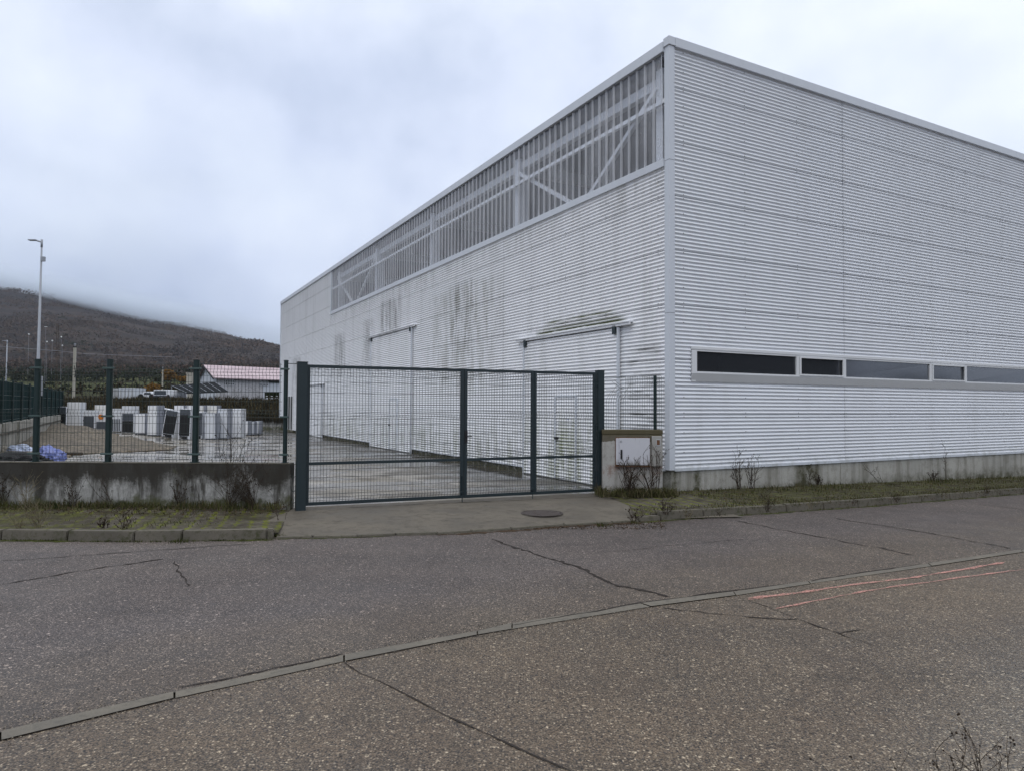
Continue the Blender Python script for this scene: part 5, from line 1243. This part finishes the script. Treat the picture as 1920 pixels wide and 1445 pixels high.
# dry weeds with seed heads, each a thing
def weed(base, h, n, spread, label, seed, m='stem', heads=True, lean=(0, 0), r=.004, fine=1.0, name='dry_weed', flat=.6):
    rnd = random.Random(seed); mb = MB()
    def grow(p, d, L, rr, lev):
        k = 4; pts = [p]; q = p.copy(); dd = d.copy()
        for _ in range(k):
            dd = (dd + Vector((rnd.gauss(0, .13), rnd.gauss(0, .10), rnd.gauss(.02, .06)))).normalized(); q = q + dd * L / k; pts.append(q.copy())
        mb.tube(pts, [rr * (1 - .5 * i / k) for i in range(k + 1)], 4 if lev else 5, cap=False)
        if lev < 3:
            nb = rnd.randint(1, 3) if lev else rnd.randint(3, 5)
            for _ in range(nb):
                i = rnd.randint(1, k); a = rnd.uniform(0, 6.28); sd_ = Vector((math.cos(a), math.sin(a) * flat, 0)); grow(pts[i], (dd * .8 + sd_ * rnd.uniform(.4, .9)).normalized(), L * rnd.uniform(.2, .42), rr * .6, lev + (1 if rnd.random() < .6 else 2))
        if heads and lev >= 1 and rnd.random() < .42:
            s = rnd.uniform(.004, .010) * fine; c = pts[-1]; bm = bmesh.new(); bmesh.ops.create_icosphere(bm, subdivisions=1, radius=s)
            for v in bm.verts: v.co = Vector((v.co.x, v.co.y, v.co.z * 1.2)) + c
            bm.verts.index_update(); mb.bm(bm, 1)
    for k in range(n):
        a = rnd.uniform(0, 6.28); sp = rnd.uniform(.1, 1) * spread; d = Vector((math.cos(a) * sp + lean[0], math.sin(a) * sp * flat + lean[1], 1)).normalized()
        grow(Vector((rnd.gauss(0, .03), rnd.gauss(0, .02), -.01)), d, h * rnd.uniform(.6, 1.1), r, 0)
    o = mb.build(name, [M[m], M['stem']], label=label, cat='weed'); o.location = base
    return o
V3 = Vector
weed(V3((-4.35, WY - .16, .11)), .70, 30, 1.25, 'big tangled brown bramble leaning against the low wall near the gate', 1, lean=(.25, -.05), r=.003, name='bramble', fine=.7, flat=.3)
weed(V3((-3.95, WY - .15, .11)), .62, 22, .7, 'drooping dark stems right of the big bramble', 2, lean=(-.5, 0), r=.004)
weed(V3((-4.55, WY + .25, .2)), 1.05, 8, .35, 'tall seed headed weed rising through the fence at the third post', 3, lean=(.18, 0), r=.005)
weed(V3((-5.15, WY - .08, .11)), .48, 10, .25, 'dark upright weed on the low wall below the third fence post', 4)
weed(V3((-6.05, WY - .25, .11)), .55, 4, .5, 'sparse leaning weed in the middle of the low wall', 5, lean=(-.5, 0))
weed(V3((-6.75, WY - .15, .11)), .5, 9, .5, 'twiggy weed at the low wall left of the second fence post', 6, m='stem')
weed(V3((-7.35, WY - .3, .11)), .5, 9, .7, 'pale dry weed against the stained low wall', 7, m='paleStem', heads=False)
weed(V3((-7.9, WY - .1, .11)), .55, 14, .25, 'reddish dry stems at the far left of the low wall', 8)
c = P(70, 985, .12); weed(V3((c.x, c.y, .11)), .36, 16, .9, 'pale spiky dry tuft on the left footway', 9, m='paleStem', heads=False, r=.003, flat=1)
c = P(235, 1005, 0); weed(V3((c.x, c.y, .0)), .38, 8, .5, 'reddish dry weed growing at the left kerb face', 10, r=.003)
c = P(35, 992, .1); weed(V3((c.x, c.y, .1)), .22, 12, .9, 'low dry tuft at the kerb in the left corner', 11, m='paleStem', heads=False, r=.003, flat=1)
c = P(195, 988, .1); weed(V3((c.x, c.y, .1)), .14, 12, 1.0, 'low creeping weed on the left kerb top', 12, r=.003)
c = P(525, 972, .1); weed(V3((c.x, c.y, .1)), .34, 4, .25, 'small rust brown weed at the footway corner by the gate', 13, r=.003)
weed(V3((2.12, 12.66, .09)), .66, 13, .85, 'dark seed headed weed in front of the meter pillar, left one', 14, r=.008, flat=.4)
weed(V3((2.55, 12.68, .09)), .74, 10, .6, 'dark seed headed weed in front of the meter pillar, right one', 15, r=.007, flat=.4)
c = P(1190, 972, .1); weed(V3((c.x, c.y, .07)), .2, 10, 1.1, 'low dead weed at the apron edge right of the manhole', 16, r=.003)
c = P(1245, 962, .1); weed(V3((c.x, c.y, .1)), .22, 12, 1.1, 'low bushy dead weed on the kerb below the hall corner', 17, r=.003)
p = bl(1.55, .25); weed(V3((p.x, p.y, .10)), .62, 8, .22, 'tall dark weed against the plinth under the first window', 18, r=.006)
p = bl(1.85, .30); weed(V3((p.x, p.y, .10)), .58, 8, .25, 'dense dark weed just right of the tall one at the plinth', 19, r=.006)
p = bl(3.75, .12); weed(V3((p.x, p.y, .08)), .50, 2, .08, 'single thin stalk with a head against the plinth', 20, r=.005)
p = bl(3.85, .25); weed(V3((p.x, p.y, .08)), .18, 20, 1.0, 'low dark moss bush at the foot of the plinth', 21, r=.003)
p = bl(5.9, .25); weed(V3((p.x, p.y, .04)), .42, 3, .9, 'arching stem bending over the plinth', 22, r=.005, lean=(-.9, 0))
p = bl(8.6, .2); weed(V3((p.x, p.y, -.02)), .75, 2, .10, 'tall thin stalk at the plinth far right', 23, r=.005)
p = bl(8.0, .25); weed(V3((p.x, p.y, -.02)), .2, 12, .9, 'low weed below the tall thin stalk', 24, r=.005)
rk_h = [.16, .12, .24, .18, .10, .22, .14, .20]; rk_n = [9, 6, 14, 8, 6, 12, 7, 10]
for k, (px, py) in enumerate(((1290, 968), (1350, 963), (1440, 955), (1520, 950), (1600, 944), (1680, 938), (1770, 930), (1850, 922))):
    c = P(px, py, .1); weed(V3((c.x, c.y, c.z - .02)), rk_h[k], rk_n[k], .9, ['kerb weed first right of the hall corner', 'kerb weed below the tall plinth weed', 'kerb weed left of the single stalk', 'kerb weed below the third window', 'kerb weed under the arching stem', 'kerb weed below the thin stalk', 'kerb weed below the fifth window', 'kerb weed near the right edge of the frame'][k], 30 + k, m='stem' if k % 3 else 'paleStem', heads=k % 2 == 0, r=.0025, fine=.6, flat=1)
# weed in the foreground at the bottom right, on a grassy patch just out of frame
c = P(1815, 1600, 0); weed(V3((c.x, c.y, 0)), .44, 13, .6, 'dark seed headed weed in the near right corner', 51, r=.0022, fine=.55)
c = P(1935, 1600, 0); weed(V3((c.x, c.y, 0)), .40, 4, .4, 'thin weed stalks at the very right edge in the foreground', 52, r=.002, fine=.5)
c = P(1690, 1580, 0); weed(V3((c.x, c.y, 0)), .32, 8, .9, 'sparse foreground weed stems left of the near corner weed', 53, r=.002, fine=.5)

# ------------------------------------------------------------------ opposite buildings (seen only as reflections in the strip window)
def opp(cx, cy, rz, w, d, h, ridge, label, name='warehouse', col=(.05, .055, .06)):
    o = empty(name, (cx, cy, -1.3), rz, label=label, cat='building'); mt_ = painted(name + '_sheet', tuple(c * .8 for c in col), col, 1, .6)
    mb = MB(); mb.v = [(-w, -d, 0), (w, -d, 0), (w, d, 0), (-w, d, 0), (-w, -d, h), (w, -d, h), (w, d, h), (-w, d, h), (-w, 0, h + ridge), (w, 0, h + ridge)]
    mb.f = [(0, 1, 5, 4), (2, 3, 7, 6), (1, 2, 6, 9, 5), (3, 0, 4, 8, 7)]; mb.m = [0] * 4; mb.build('wall', mt_, o)
    mb = MB(); mb.quad((-w - .4, -d - .5, h - .15), (w + .4, -d - .5, h - .15), (w + .4, 0, h + ridge), (-w - .4, 0, h + ridge)); mb.quad((-w - .4, 0, h + ridge), (w + .4, 0, h + ridge), (w + .4, d + .5, h - .15), (-w - .4, d + .5, h - .15)); mb.build('roof', GD, o)
    mb = MB(); mb.box(-w - .06, -w - .01, -2, 2, 0, 4); mb.build('door', M['sill'], o)
opp(44, -1, .15, 12, 9, 8.5, 1.6, 'dark warehouse added out of view right of the camera to darken the window reflections')  # added unseen building so the first panes reflect something dark
opp(68, 14, 0, 8, 5, 5.0, 1.7, 'grey gabled warehouse farther down the street', col=(.10, .105, .11))

# ------------------------------------------------------------------ thin air between here and the hill
hz = D.materials.new('haze_air'); hz.use_nodes = True; hz.node_tree.nodes.clear()
ho = hz.node_tree.nodes.new('ShaderNodeOutputMaterial'); hv = hz.node_tree.nodes.new('ShaderNodeVolumePrincipled'); hv.inputs['Color'].default_value = (.80, .86, .96, 1); hv.inputs['Density'].default_value = .00005
hz.node_tree.links.new(hv.outputs[0], ho.inputs['Volume'])
mb = MB(); mb.box(-5200, 5200, -4200, 4200, -60, 700); mb.build('haze', hz, kind='stuff', label='thin pale haze softening the distant hill', cat='haze')

# ------------------------------------------------------------------ low cloud lying on the hill top
def cloud():
    m = D.materials.new('hill_cloud'); m.use_nodes = True; t = m.node_tree; t.nodes.clear()
    out = t.nodes.new('ShaderNodeOutputMaterial'); pv = t.nodes.new('ShaderNodeVolumePrincipled'); pv.inputs['Color'].default_value = (.80, .86, .93, 1); pv.inputs['Anisotropy'].default_value = .0
    tcn = t.nodes.new('ShaderNodeTexCoord'); sp = t.nodes.new('ShaderNodeSeparateXYZ'); t.links.new(tcn.outputs['Object'], sp.inputs[0])
    def mth(op, a, b):
        n = t.nodes.new('ShaderNodeMath'); n.operation = op
        for i, x in enumerate((a, b)):
            if isinstance(x, (int, float)): n.inputs[i].default_value = x
            else: t.links.new(x, n.inputs[i])
        return n.outputs[0]
    # mist hugs the sloping ridge: densest at the skyline, gone 45 m below and 130 m above it
    nz = t.nodes.new('ShaderNodeTexNoise'); nz.inputs['Scale'].default_value = .007; nz.inputs['Detail'].default_value = 4; t.links.new(tcn.outputs['Object'], nz.inputs[0])
    base = mth('ADD', mth('MULTIPLY', sp.outputs[0], -.192), 65.)
    hgt = mth('ADD', mth('SUBTRACT', sp.outputs[2], base), mth('MULTIPLY', mth('SUBTRACT', nz.outputs[0], .5), 45.))
    def ss(v, a, b, c, d):
        mr = t.nodes.new('ShaderNodeMapRange'); mr.interpolation_type = 'SMOOTHSTEP'; t.links.new(v, mr.inputs[0])
        for i, q in enumerate((a, b, c, d)): mr.inputs[i + 1].default_value = q
        return mr
    xf = ss(sp.outputs[0], -1150, -850, 1, .12)
    mr = ss(mth('ADD', 0., mth('MULTIPLY', mth('MULTIPLY', ss(hgt, -40, 12, 0, .016).outputs[0], ss(hgt, 5, 85, 1, 0).outputs[0]), xf.outputs[0])), 0, 1, 0, 1)
    mr.interpolation_type = 'LINEAR'
    t.links.new(mr.outputs[0], pv.inputs['Density']); t.links.new(pv.outputs[0], out.inputs['Volume']); return m
mb = MB(); mb.box(-2700, -500, 2280, 2480, 120, 680)
mb.build('cloud', cloud(), kind='stuff', label='low grey cloud hiding the top of the hill', cat='cloud')
